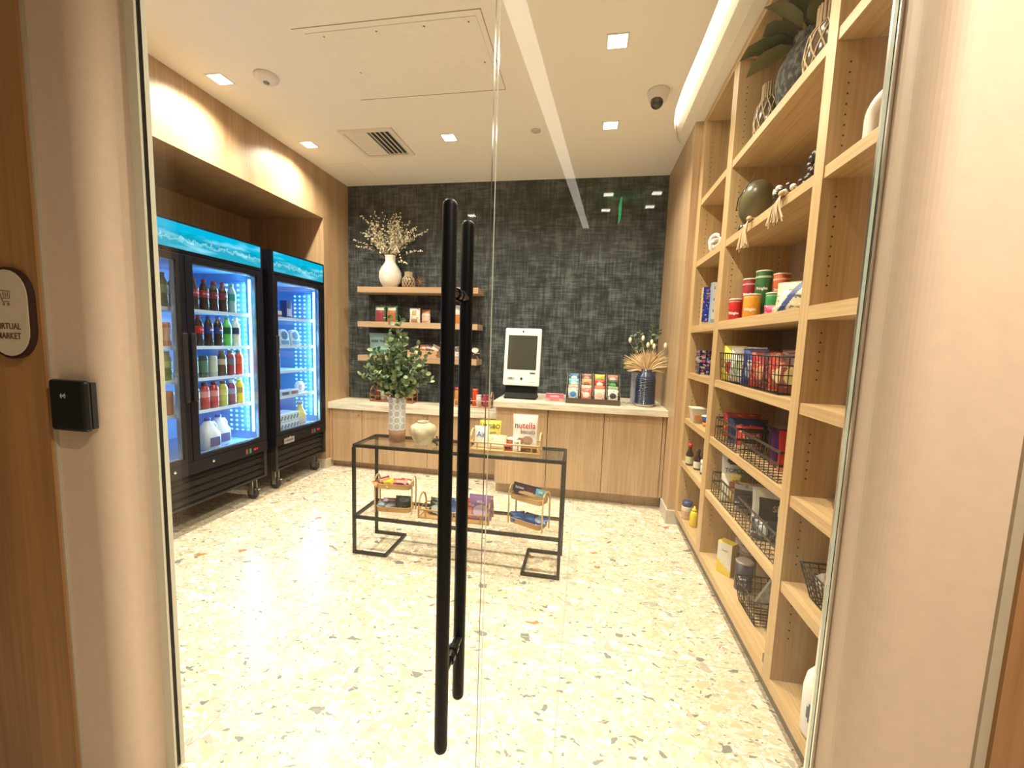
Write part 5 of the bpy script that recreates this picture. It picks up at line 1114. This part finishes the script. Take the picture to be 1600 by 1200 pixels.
pouch('clear tortilla chip bag with a navy stripe and round white label beside the cans', 'snack bag', 0.17, 0.135, 0.05, [(0.6, 0.52, 0.32), (0.03, 0.06, 0.22), (0.75, 0.72, 0.6), (0.12, 0.1, 0.08)], lambda u, v: 1 if abs(u-0.42-(v-0.5)*0.5) < 0.09 else (2 if ((u-0.25)/0.15)**2+((v-0.45)/0.3)**2 < 1 else (3 if (0.62 < u < 0.92 and 0.42 < v < 0.5) else 0)), (0.875, 1.965, 1.6175), -0.85, (-0.12, 0))
# basket shelf z 1.262
wire_basket('left black wire basket of light chip bags on the shelf below the cans', (0.90, 2.51, 1.2625), 0.29, 0.20, 0.165, 0.012)
wire_basket('right black wire basket of red chip bags on the shelf below the cans', (0.90, 2.115, 1.2625), 0.46, 0.20, 0.165, 0.012, 13)
for x, y, w, h, c, c2, rz, lab, tx_ in ((0.86, 2.60, 0.16, 0.205, (0.72, 0.58, 0.06), (0.5, 0.04, 0.04), -0.9, 'yellow chip bag with red patch in the left wire basket', "Lay's"), (0.875, 2.52, 0.16, 0.20, (0.68, 0.68, 0.62), (0.35, 0.4, 0.2), -0.9, 'white and green chip bag in the left wire basket', ''), (0.90, 2.43, 0.16, 0.20, (0.62, 0.6, 0.6), (0.5, 0.04, 0.05), -0.9, 'white chip bag with red top in the left wire basket', ''),
        (0.86, 2.30, 0.15, 0.19, (0.02, 0.05, 0.18), (0.3, 0.35, 0.4), -0.9, 'navy chip bag in the right wire basket', 'Do'), (0.875, 2.21, 0.17, 0.175, (0.45, 0.03, 0.03), (0.65, 0.3, 0.15), -0.9, 'red chip bag in the right wire basket', ''), (0.885, 2.10, 0.16, 0.18, (0.10, 0.02, 0.02), (0.3, 0.1, 0.08), -0.9, 'dark maroon chip bag in the right wire basket', ''), (0.88, 2.02, 0.16, 0.175, (0.5, 0.05, 0.03), (0.72, 0.55, 0.3), -0.9, 'red and white chip bag at the right of the right wire basket', ''), (0.89, 1.94, 0.15, 0.19, (0.16, 0.03, 0.02), (0.4, 0.3, 0.1), -0.9, 'brown chip bag at the right end of the right wire basket', '')):
    pouch(lab, 'chip bag', w*0.85, h, 0.05, [c, c2], disc_on(bands((1, 0)), 0.5, 0.4, 0.3, 0.2, 1), (x, y, 1.268), rz, (-0.05, 0), None, [(tx_, 0.04, WHT, 0, h*0.6)] if tx_ else ())
# slanted flat-bar baskets on z .907 and z .565
FL = pm((0.06, 0.045, 0.032), 0.5, 0.3, name='bronze_bar')
def bar_basket(label, loc, L_, W_, H_):
    t = thing('bar_basket', label, 'basket', loc); hb = 0.012
    mb = MB()
    for z in (H_-hb, H_*0.5): 
        for x in (-W_/2, W_/2): mb.box(x-0.0015, x+0.0015, -L_/2, L_/2, z, z+hb)
        for y in (-L_/2, L_/2): mb.box(-W_/2, W_/2, y-0.0015, y+0.0015, z, z+hb)
    mb.build('flat_bars', FL, t)
    mb = MB(); n = int(L_/0.042)
    for k in range(n+1):
        y = -L_/2+L_*k/n
        for x in (-W_/2, W_/2): mb.tube([(x, y, 0.002), (x, y, H_)], 0.0022, 4)
        mb.tube([(-W_/2-0.004, y, 0.003), (W_/2+0.004, y, 0.003)], 0.0022, 4)
    for k in range(1, 5):
        x = -W_/2+W_*k/5
        for y in (-L_/2, L_/2): mb.tube([(x, y, 0.002), (x, y, H_)], 0.0022, 4)
    for x in (-W_/2, 0, W_/2): mb.tube([(x, -L_/2, 0.003), (x, L_/2, 0.003)], 0.0022, 4)
    mb.build('wires', FL, t); return t
bar_basket('left bronze bar basket of noodle and cookie packs, just below the chip bags', (0.915, 2.47, 0.908), 0.36, 0.215, 0.135)
bar_basket('right bronze bar basket of red snack packs, just below the chip bags', (0.915, 2.02, 0.908), 0.42, 0.215, 0.135)
zq = 0.915
for x, y, w, h, c, c2, rz, tilt, lab, tx_ in (
    (0.93, 2.58, 0.20, 0.165, (0.35, 0.04, 0.04), (0.5, 0.25, 0.05), -0.1, -0.1, 'red and orange bag at the back of the left bronze basket', ''),
    (0.93, 2.48, 0.21, 0.15, (0.02, 0.04, 0.10), (0.08, 0.15, 0.35), -0.1, -0.2, 'navy cookie pack with pale lettering in the left bronze basket', 'Cookies'),
    (0.90, 2.38, 0.13, 0.125, (0.5, 0.05, 0.04), (0.65, 0.5, 0.35), -0.2, -0.15, 'red and white instant noodle pack at the front of the left bronze basket', ''),
    (0.965, 2.14, 0.13, 0.16, (0.03, 0.02, 0.03), (0.12, 0.05, 0.15), -0.2, -0.1, 'black and purple bag in the right bronze basket', ''),
    (0.955, 2.06, 0.15, 0.155, (0.10, 0.02, 0.12), (0.3, 0.05, 0.2), -0.2, -0.1, 'purple snack bag with cream lettering in the right bronze basket', 'Ta'),
    (0.945, 1.95, 0.16, 0.185, (0.40, 0.02, 0.02), (0.6, 0.2, 0.15), -0.25, -0.1, 'large red snack bag in the right bronze basket', 'CO'),
    (0.93, 1.86, 0.14, 0.14, (0.40, 0.36, 0.34), (0.05, 0.25, 0.2), -0.3, -0.1, 'white and green bag at the near end of the right bronze basket', '')):
    pouch(lab, 'snack bag', w, h, 0.045, [c, c2], disc_on(bands((0.12, 1), (1, 0)), 0.5, 0.3, 0.32, 0.18, 1), (x, y, zq), rz, (tilt, 0), None, [(tx_, 0.036, (0.6, 0.5, 0.4), 0, h*0.66)] if tx_ else ())
bar_basket('left lower bronze bar basket holding the sugar bag with black hexagons', (0.925, 2.46, 0.566), 0.38, 0.22, 0.135)
bar_basket('right lower bronze bar basket holding black and teal pouches', (0.925, 2.01, 0.566), 0.44, 0.22, 0.135)
zq = 0.573
pouch('pale grey Topco sugar bag with black hexagons in the left lower bronze basket', 'food bag', 0.155, 0.26, 0.07, [(0.55, 0.55, 0.54), (0.03, 0.03, 0.03), (0.5, 0.3, 0.04)], lambda u, v: 2 if v < 0.5 else (1 if (((u-0.45)/0.28)**2+((v-0.84)/0.09)**2 < 1) else 0), (0.915, 2.56, zq), -0.12, (-0.1, 0), None, [('TOPCO', 0.034, (0.05, 0.05, 0.06), -0.01, 0.165)], seal=0.03)
pouch('yellow and white flour bag standing beside the sugar bag', 'food bag', 0.10, 0.165, 0.05, [(0.68, 0.55, 0.18), (0.66, 0.62, 0.5), (0.3, 0.08, 0.04)], lambda u, v: 1 if u < 0.45 else (2 if 0.5 < v < 0.75 else 0), (0.865, 2.49, zq), -0.4, (-0.08, 0))
carton('orange and red tea box behind in the left lower bronze basket', 'food box', 0.14, 0.13, 0.06, [(0.48, 0.25, 0.04), (0.4, 0.05, 0.02)], disc_on(bands((1, 0)), 0.5, 0.6, 0.2, 0.2, 1), (0.96, 2.42, zq), -0.15)
pouch('silver and black coffee pouch at the near end of the left lower bronze basket', 'food bag', 0.16, 0.15, 0.05, [(0.35, 0.34, 0.32), (0.03, 0.03, 0.03)], bands((0.35, 0), (0.8, 1), (1, 0)), (0.92, 2.34, zq), -0.25, (-0.15, 0))
pouch('white topped black coffee pouch with gold script in the right lower bronze basket', 'food bag', 0.19, 0.21, 0.06, [(0.02, 0.018, 0.018), (0.6, 0.58, 0.53)], lambda u, v: 1 if (v > 0.8 or u < 0.14) else 0, (0.935, 2.10, zq), -0.25, (-0.12, 0), None, [('Star', 0.04, (0.45, 0.35, 0.2), 0.02, 0.12)])
pouch('white and teal pouch at the near end of the right lower bronze basket', 'food bag', 0.14, 0.18, 0.06, [(0.01, 0.16, 0.18), (0.5, 0.5, 0.52)], lambda u, v: 1 if v > 0.6+0.3*abs(u-0.5) else 0, (0.95, 1.93, zq), -0.4, (-0.15, 0))
pouch('small black pouch lying low in the right lower bronze basket', 'food bag', 0.12, 0.09, 0.05, [(0.03, 0.03, 0.04), (0.4, 0.42, 0.45)], disc_on(bands((1, 0)), 0.4, 0.4, 0.2, 0.3, 1), (0.87, 2.02, zq), -0.4, (-0.3, 0))
# bay B bottom shelf z .147
carton('white and yellow tall box on the bottom shelf of the middle bay', 'food box', 0.085, 0.19, 0.06, [(0.70, 0.55, 0.05), (0.66, 0.64, 0.56), (0.25, 0.25, 0.18)], lambda u, v: 0 if (v < 0.45-u*0.3 or u < 0.05) else 1, (0.875, 2.47, 0.1475), -0.85, (0, 0), None, [('Corn', 0.018, (0.2, 0.2, 0.15), 0, 0.145)])
pouch('clear crinkled plastic bag behind the yellow box on the bottom shelf', 'food bag', 0.12, 0.23, 0.08, [(0.45, 0.40, 0.38), (0.25, 0.15, 0.14)], bands((0.6, 1), (1, 0)), (0.975, 2.47, 0.1475), -0.3)
t = thing('salt_canister', 'dark blue round canister with pale lid on the bottom shelf of the middle bay', 'canister', (0.915, 2.32, 0.1475), -0.5)
MB().lathe([(0.043, 0), (0.044, 0.003), (0.044, 0.155)], 28).build('tube', pm((0.055, 0.055, 0.085), 0.4), t); MB().lathe([(0.045, 0.153), (0.046, 0.158), (0.040, 0.163), (0.0001, 0.161)], 28).build('lid', pm((0.5, 0.44, 0.42), 0.3, 0.3), t)
text('Sea', 0.03, pm(WHT, 0.4), t, (0, 0, 0.075), (PI/2, 0, 0), wrap=0.0448, bold=0.0008); text('SALT', 0.02, pm(WHT, 0.4), t, (0, 0, 0.045), (PI/2, 0, 0), wrap=0.0448, bold=0.0004)
wire_basket('dark wire basket with a grey book on the bottom shelf of the middle bay', (0.945, 2.10, 0.1475), 0.24, 0.22, 0.13, 0.02, 8, 4)
carton('grey patterned flat pack tilted in the bottom wire basket', 'food box', 0.17, 0.17, 0.03, [(0.30, 0.29, 0.26), (0.42, 0.41, 0.38)], lambda u, v: 1 if (int(u*7)+int(v*7)) % 2 else 0, (0.965, 2.09, 0.165), -0.3, (-0.25, 0.5), None, [('the', 0.04, (0.6, 0.58, 0.5), 0, 0.10)])
t = tag(MB().box(0.80, 0.845, 1.752, 1.77, 0.147, 0.185).build('plastic_clip', pm((0.12, 0.10, 0.09), 0.4)), 'tiny dark tag standing at the near end of the bottom shelf', 'tag')
# decor in bay B top (z 2.55) and z 2.10
netted_pot('cane-netted jar left of the big grey vase on the highest shelf', (0.885, 2.47, 2.5505), 1.0, 1.55)
netted_pot('taller cane-netted jar right of the big grey vase near the front divider', (0.905, 1.965, 2.5505), 1.25, 1.25)
t = thing('magnolia_vase', 'large rough grey vase with broad green magnolia leaves on the highest shelf', 'vase', (0.955, 2.235, 2.5505))
MB().lathe([(0.07, 0), (0.10, 0.02), (0.125, 0.09), (0.135, 0.16), (0.125, 0.22), (0.095, 0.28), (0.068, 0.32), (0.075, 0.345), (0.066, 0.345), (0.055, 0.30)], 36, close=False).build('body', mat_speckle('rough_grey_glaze', (0.035, 0.035, 0.033), (0.16, 0.155, 0.14), 55, 0.8, 0.45, 0.62, 0.8, (1, 1, 0.6)), t)
mb, ms = MB(), MB(); random.seed(9)
for i, (dx, dy, dz, L_, W_) in enumerate([(-0.7, 0.35, 0.12, .22, .10), (-0.75, 0.5, -0.1, .20, .085), (-0.55, 0.7, 0.35, .2, .09), (-0.3, 0.1, 0.7, .18, .10), (-0.2, -0.2, 0.9, .2, .1), (0.1, 0.3, 0.8, .2, .1), (-0.4, -0.5, 0.55, .2, .1), (0.0, -0.7, 0.5, .22, .1), (0.2, -0.5, 0.7, .2, .1), (-0.5, 0.6, 0.6, .2, .1), (0.4, 0.4, 0.5, .16, .1), (-0.6, -0.1, 0.45, .19, .1), (-0.15, 0.6, 0.7, .2, .1), (-0.1, -0.9, 0.2, .18, .09)]):
    d = Vector((dx, dy, dz)).normalized(); b = Vector((0, 0, 0.33))+d*0.06
    ms.tube([(0, 0, 0.28), b], 0.004, 5); mb.leaf(b, d, L_*1.08, W_*1.8, i % 2, -0.15, nrm=(0.5*dy+0.2, -0.4, 1))
mb.build('leaves', [pm((0.05, 0.075, 0.022), 0.4), pm((0.13, 0.125, 0.05), 0.45)], t); ms.build('stems', pm((0.12, 0.09, 0.05), 0.6), t)
# seed pod sculpture
t = thing('pod_sculpture', 'olive brown seed pod sculpture with open seam on the middle bay shelf', 'sculpture', (0.875, 2.565, 2.1005))
prof = [(0.0001, 0), (0.03, 0.004), (0.062, 0.04), (0.080, 0.09), (0.086, 0.145), (0.074, 0.19), (0.045, 0.222), (0.0001, 0.236)]
MB().lathe(prof, 28, mf=None).build('pod', mat_speckle('olive_glaze', (0.09, 0.075, 0.035), (0.17, 0.145, 0.075), 6, 0.3, 0.35, 0.65, 0.05), t, (0.0, 0.035, 0.055), (0.42, 0.10, 0))
MB().tube([(-0.085+0.01, 0.02, 0.13), (-0.082, -0.02, 0.18), (-0.064, -0.05, 0.22), (-0.035, -0.062, 0.265), (-0.02, -0.06, 0.29)], 0.003, 6).build('seam', pm((0.02, 0.015, 0.01), 0.6), t)
MB().lathe([(0.0001, 0), (0.045, 0.0), (0.05, 0.02), (0.045, 0.045), (0.02, 0.06), (0.0001, 0.062)], 20).build('base', pm((0.10, 0.085, 0.07), 0.2, 0.7), t, (-0.01, 0.01, 0))
def tassel(mb, top, L_, spread, n, rs):
    for k in range(n):
        a = 2*PI*k/n; q = spread*rs.uniform(0.3, 1); e = Vector(top)+Vector((-abs(math.cos(a))*q*0.5-0.004, math.sin(a)*q, -L_*rs.uniform(0.85, 1.0)))
        mb.tube([Vector(top), Vector(top).lerp(e, 0.5)+Vector((-0.01, 0, 0)), e], 0.0028, 5, radii=[0.0022, 0.0028, 0.0032])
rs = random.Random(2)
for y, ly, lab in ((2.315, 0, 'long cream rope tassel hanging over the shelf edge under the pod sculpture'), (1.965, 0, 'cream rope tassel hanging over the shelf edge from the dark bead garland')):
    t = thing('rope_tassel', lab, 'tassel', (0.777, y, 2.106), 0, 'tassels over the shelf edge')
    mb = MB(); tassel(mb, (0, 0, 0.0), 0.15 if y > 2.3 else 0.13, 0.075, 34, rs); mb.build('strands', pm((0.52, 0.38, 0.22), 0.75), t)
    MB().ball((0, 0, 0), 0.013, 0, 8).build('knot', pm((0.5, 0.36, 0.2), 0.7), t, (0.003, 0, 0.004))
    MB().tube([(0.004, 0, 0.006), (0.04, -0.01, 0.004), (0.07, -0.02, 0.004)], 0.0025, 5).build('cord', pm((0.5, 0.36, 0.2), 0.7), t)
t = thing('bead_garland', 'dark wooden bead garland with a few white beads on the middle bay shelf', 'garland', (0.832, 1.945, 2.1005))
mb = MB()
for i in range(22):
    a = i*0.31; mb.ball((-0.02+0.035*math.sin(a), -0.12+i*0.012, 0.016+0.012*(i % 3)), 0.014, 1 if i in (10, 12, 14, 16) else 0, 6)
for i in range(8): mb.ball((0.0, -0.12+0.03*math.cos(i*0.8), 0.055+0.03*math.sin(i*0.8)+0.02), 0.016, 0, 6)
mb.build('beads', [pm((0.035, 0.022, 0.018), 0.3), pm((0.7, 0.62, 0.5), 0.5)], t)
# far bay A
t = thing('knot_sculpture', 'white chain knot sculpture in the narrow far bay', 'sculpture', (0.865, 3.14, 2.1005))
mb = MB(); Wm = pm((0.78, 0.75, 0.7), 0.4)
for c, rr, rot in (((0, 0, 0.058), 0.048, 0.3), ((0.045, -0.02, 0.075), 0.045, 1.2), ((-0.005, 0.03, 0.105), 0.042, 2.2)):
    mb.tube([(c[0]+rr*math.cos(a)*math.cos(rot), c[1]+rr*math.cos(a)*math.sin(rot), c[2]+rr*math.sin(a)) for a in [2*PI*i/18 for i in range(18)]], 0.0125, 10, closed=True)
mb.build('links', Wm, t)
t = thing('tall_white_vase', 'tall slender white vase on the highest shelf of the far bay', 'vase', (0.985, 3.00, 2.5505))
MB().lathe([(0.05, 0), (0.075, 0.02), (0.085, 0.15), (0.075, 0.35), (0.06, 0.50), (0.05, 0.54)], 30).build('body', Wm, t)
zA = 1.6175
carton('royal blue cereal box in the far bay on the shelf level with the chip cans', 'food box', 0.10, 0.27, 0.05, [(0.01, 0.04, 0.33), (0.6, 0.15, 0.08), (0.55, 0.4, 0.2)], lambda u, v: 1 if (v > 0.94 and u > 0.4) else (2 if v < 0.12 else 0), (0.862, 3.20, zA), 0.0)
carton('white dotted cereal box beside the royal blue one in the far bay', 'food box', 0.16, 0.29, 0.05, [(0.66, 0.64, 0.62), (0.25, 0.25, 0.28), (0.45, 0.3, 0.3), (0.25, 0.35, 0.42)], lambda u, v: 3 if v < 0.12 else (1 if (math.sin(u*19)*math.sin(v*23+u*5) > 0.72) else (2 if math.sin(u*11+2)*math.sin(v*13) > 0.8 else 0)), (0.925, 3.10, zA), 0.0, nu=20, nv=30)
for x, y, w, lab in ((0.845, 3.22, 0.05, 'navy baking box with white letters on its spine, first in the far bay'), (0.90, 3.16, 0.06, 'navy box with a tall white panel, second in the far bay'), (0.965, 3.12, 0.06, 'navy box with a blue panel, third in the far bay')):
    carton(lab, 'food box', w, 0.175, 0.10, [(0.015, 0.02, 0.07), (0.45, 0.43, 0.45) if x < 0.95 else (0.05, 0.12, 0.3), (0.5, 0.1, 0.1)], (lambda u, v: 1 if (0.25 < v < 0.9 and 0.2 < u < 0.85) else 0) if x > 0.88 else (lambda u, v: (1 if int(v*13) % 3 == 0 else 2 if int(v*13) % 3 == 1 and v > .4 else 0) if 0.25 < u < 0.8 else 0), (x, y, 1.2625), 0)
t = thing('noodle_cup', 'white and tan square instant food tub in the far bay', 'food tub', (0.835, 3.17, 0.9075)); MB().add([(-.035, -.035, 0), (.035, -.035, 0), (.035, .035, 0), (-.035, .035, 0), (-.05, -.05, .105), (.05, -.05, .105), (.05, .05, .105), (-.05, .05, .105)], [(3, 2, 1, 0), (0, 1, 5, 4), (1, 2, 6, 5), (2, 3, 7, 6), (3, 0, 4, 7), (4, 5, 6, 7)]).build('tub', pm((0.62, 0.55, 0.42), 0.4), t)
MB().box(-0.054, 0.054, -0.054, 0.054, 0.105, 0.112).build('lid', pm((0.72, 0.68, 0.58), 0.4), t); MB().box(-0.03, 0.03, -0.0465, -0.042, 0.02, 0.06).build('label', pm((0.5, 0.22, 0.08), 0.4), t)
t = thing('noodle_cup', 'small blue and orange food cup in front of the square tub', 'food tub', (0.875, 3.03, 0.9075)); MB().lathe([(0.036, 0), (0.040, 0.03)], 22).build('lower_print', pm((0.6, 0.22, 0.04), 0.4), t); MB().lathe([(0.0405, 0.03), (0.044, 0.072)], 22).build('cup', pm((0.03, 0.07, 0.3), 0.4), t); MB().lathe([(0.047, 0.07), (0.047, 0.076), (0.0001, 0.077)], 22).build('lid', pm((0.7, 0.66, 0.6), 0.4), t)
for x, y, h, c, cc, lc, lab in ((0.822, 3.24, 0.165, (0.03, 0.015, 0.01), RED, (0.5, 0.5, 0.3), 'soy sauce bottle with red cap in the far bay'), (0.852, 3.13, 0.15, (0.03, 0.015, 0.01), (0.05, 0.04, 0.04), (0.62, 0.6, 0.52), 'dark sauce bottle with white label in the far bay'), (0.91, 3.16, 0.19, (0.10, 0.03, 0.025), (0.4, 0.3, 0.3), (0.12, 0.04, 0.03), 'red brown sauce bottle behind the others in the far bay')):
    t = thing('sauce_bottle', lab, 'bottle', (x, y, 0.5655), -0.3); MB().lathe([(0.024, 0), (0.027, 0.005), (0.027, h*0.52), (0.014, h*0.72), (0.012, h*0.86)], 20).build('body', liquid(c), t)
    MB().lathe([(0.016, h*0.85), (0.016, h), (0.0001, h)], 16).build('cap', pm(cc, 0.4), t); MB().lathe([(0.0276, h*0.1), (0.0276, h*0.42)], 20, close=False).build('label', pm(lc, 0.4), t)
t = thing('spread_jar', 'white lidded jar in front of the sauce bottles in the far bay', 'jar', (0.882, 3.02, 0.5655)); MB().lathe([(0.034, 0), (0.037, 0.005), (0.037, 0.075)], 22).build('body', pm((0.5, 0.5, 0.46), 0.4), t); MB().lathe([(0.039, 0.073), (0.039, 0.10), (0.0001, 0.101)], 22).build('lid', pm((0.72, 0.7, 0.64), 0.4), t); MB().lathe([(0.0376, 0.0), (0.0376, 0.015)], 22, close=False).build('band', pm((0.05, 0.05, 0.05), 0.4), t)
t = thing('spread_jar', 'cream jar with navy lid on the bottom shelf of the far bay', 'jar', (0.832, 3.235, 0.1475)); MB().lathe([(0.036, 0), (0.04, 0.005), (0.04, 0.09), (0.034, 0.10)], 22).build('body', pm((0.55, 0.48, 0.36), 0.35), t); MB().lathe([(0.036, 0.098), (0.036, 0.135), (0.0001, 0.136)], 22).build('lid', pm((0.03, 0.05, 0.13), 0.4), t); MB().lathe([(0.0406, 0.03), (0.0406, 0.065)], 22, close=False).build('label', pm((0.5, 0.3, 0.2), 0.4), t)
t = thing('mustard_bottle', 'bright yellow squeeze bottle on the bottom shelf of the far bay', 'bottle', (0.85, 3.10, 0.1475)); MB().lathe([(0.028, 0), (0.031, 0.005), (0.030, 0.08), (0.024, 0.105), (0.014, 0.115)], 22).build('body', pm((0.75, 0.56, 0.02), 0.35), t); MB().lathe([(0.018, 0.113), (0.018, 0.128), (0.008, 0.134), (0.005, 0.15), (0.0001, 0.15)], 18).build('cap', pm((0.78, 0.60, 0.03), 0.35), t)
t = thing('sauce_bottle', 'dark brown bottle behind the yellow squeeze bottle', 'bottle', (0.92, 3.05, 0.1475)); MB().lathe([(0.032, 0), (0.036, 0.005), (0.036, 0.13), (0.018, 0.16)], 22).build('body', liquid((0.06, 0.025, 0.02)), t); MB().lathe([(0.02, 0.158), (0.02, 0.185), (0.0001, 0.186)], 16).build('cap', pm((0.1, 0.03, 0.03), 0.4), t)
# near bay C
t = thing('arch_vase', 'white arch-shaped vase beside the right jamb', 'vase', (0.893, 1.535, 2.1005), 0.25)
pts = [(0, 0.06*math.cos(a), 0.11+0.055*math.sin(a)) for a in [PI*i/14 for i in range(15)]]
MB().tube([(0, 0.06, 0)]+pts+[(0, -0.06, 0)], 0.019, 14).build('arch', Wm, t)
wire_basket('tall dark wire basket with a can in the nearest bay', (0.945, 1.475, 0.566), 0.24, 0.26, 0.12, 0.03, 9, 6)
t = thing('food_can', 'red and white striped can tilted in the nearest wire basket', 'can', (0.915, 1.55, 0.64), 0); t.rotation_euler = (0.7, 0.9, 0.0)
MB().lathe([(0.036, -0.05), (0.036, -0.02)], 22).build('white_band', pm(WHT, 0.3), t); MB().lathe([(0.0362, -0.02), (0.0362, 0.02)], 22).build('red_band', pm(RED, 0.3), t); MB().lathe([(0.036, 0.02), (0.036, 0.05)], 22).build('top_band', pm(WHT, 0.3), t)
t = thing('detergent_jug', 'white detergent jug with blue cap and oval label in the nearest bay', 'jug', (0.852, 1.44, 0.1475), -0.6)
MB().lathe([(0.052, 0), (0.058, 0.01), (0.060, 0.16), (0.052, 0.21), (0.03, 0.245), (0.025, 0.255)], 28).build('body', pm((0.75, 0.75, 0.74), 0.35), t)
MB().lathe([(0.03, 0.252), (0.03, 0.285), (0.0001, 0.286)], 22).build('cap', pm((0.02, 0.03, 0.3), 0.4), t)
mb = MB()
for k in range(12):
    a0, a1 = -0.7+k*0.117, -0.7+(k+1)*0.117; q = (k+0.5-6)/6.0; hh = 0.05*math.sqrt(max(0, 1-q*q)); R = 0.0608
    mb.add([(R*math.sin(a0), -R*math.cos(a0), 0.10-hh), (R*math.sin(a1), -R*math.cos(a1), 0.10-hh), (R*math.sin(a1), -R*math.cos(a1), 0.10+hh), (R*math.sin(a0), -R*math.cos(a0), 0.10+hh)], [(0, 1, 2, 3)])
mb.build('label', pm((0.07, 0.09, 0.14), 0.4), t)
carton('small black and red box at the edge of the nearest bay', 'food box', 0.10, 0.04, 0.07, [(0.02, 0.02, 0.02), (0.5, 0.04, 0.04)], bands((0.6, 0), (1, 1)), (0.93, 1.55, 0.9075), -0.4)
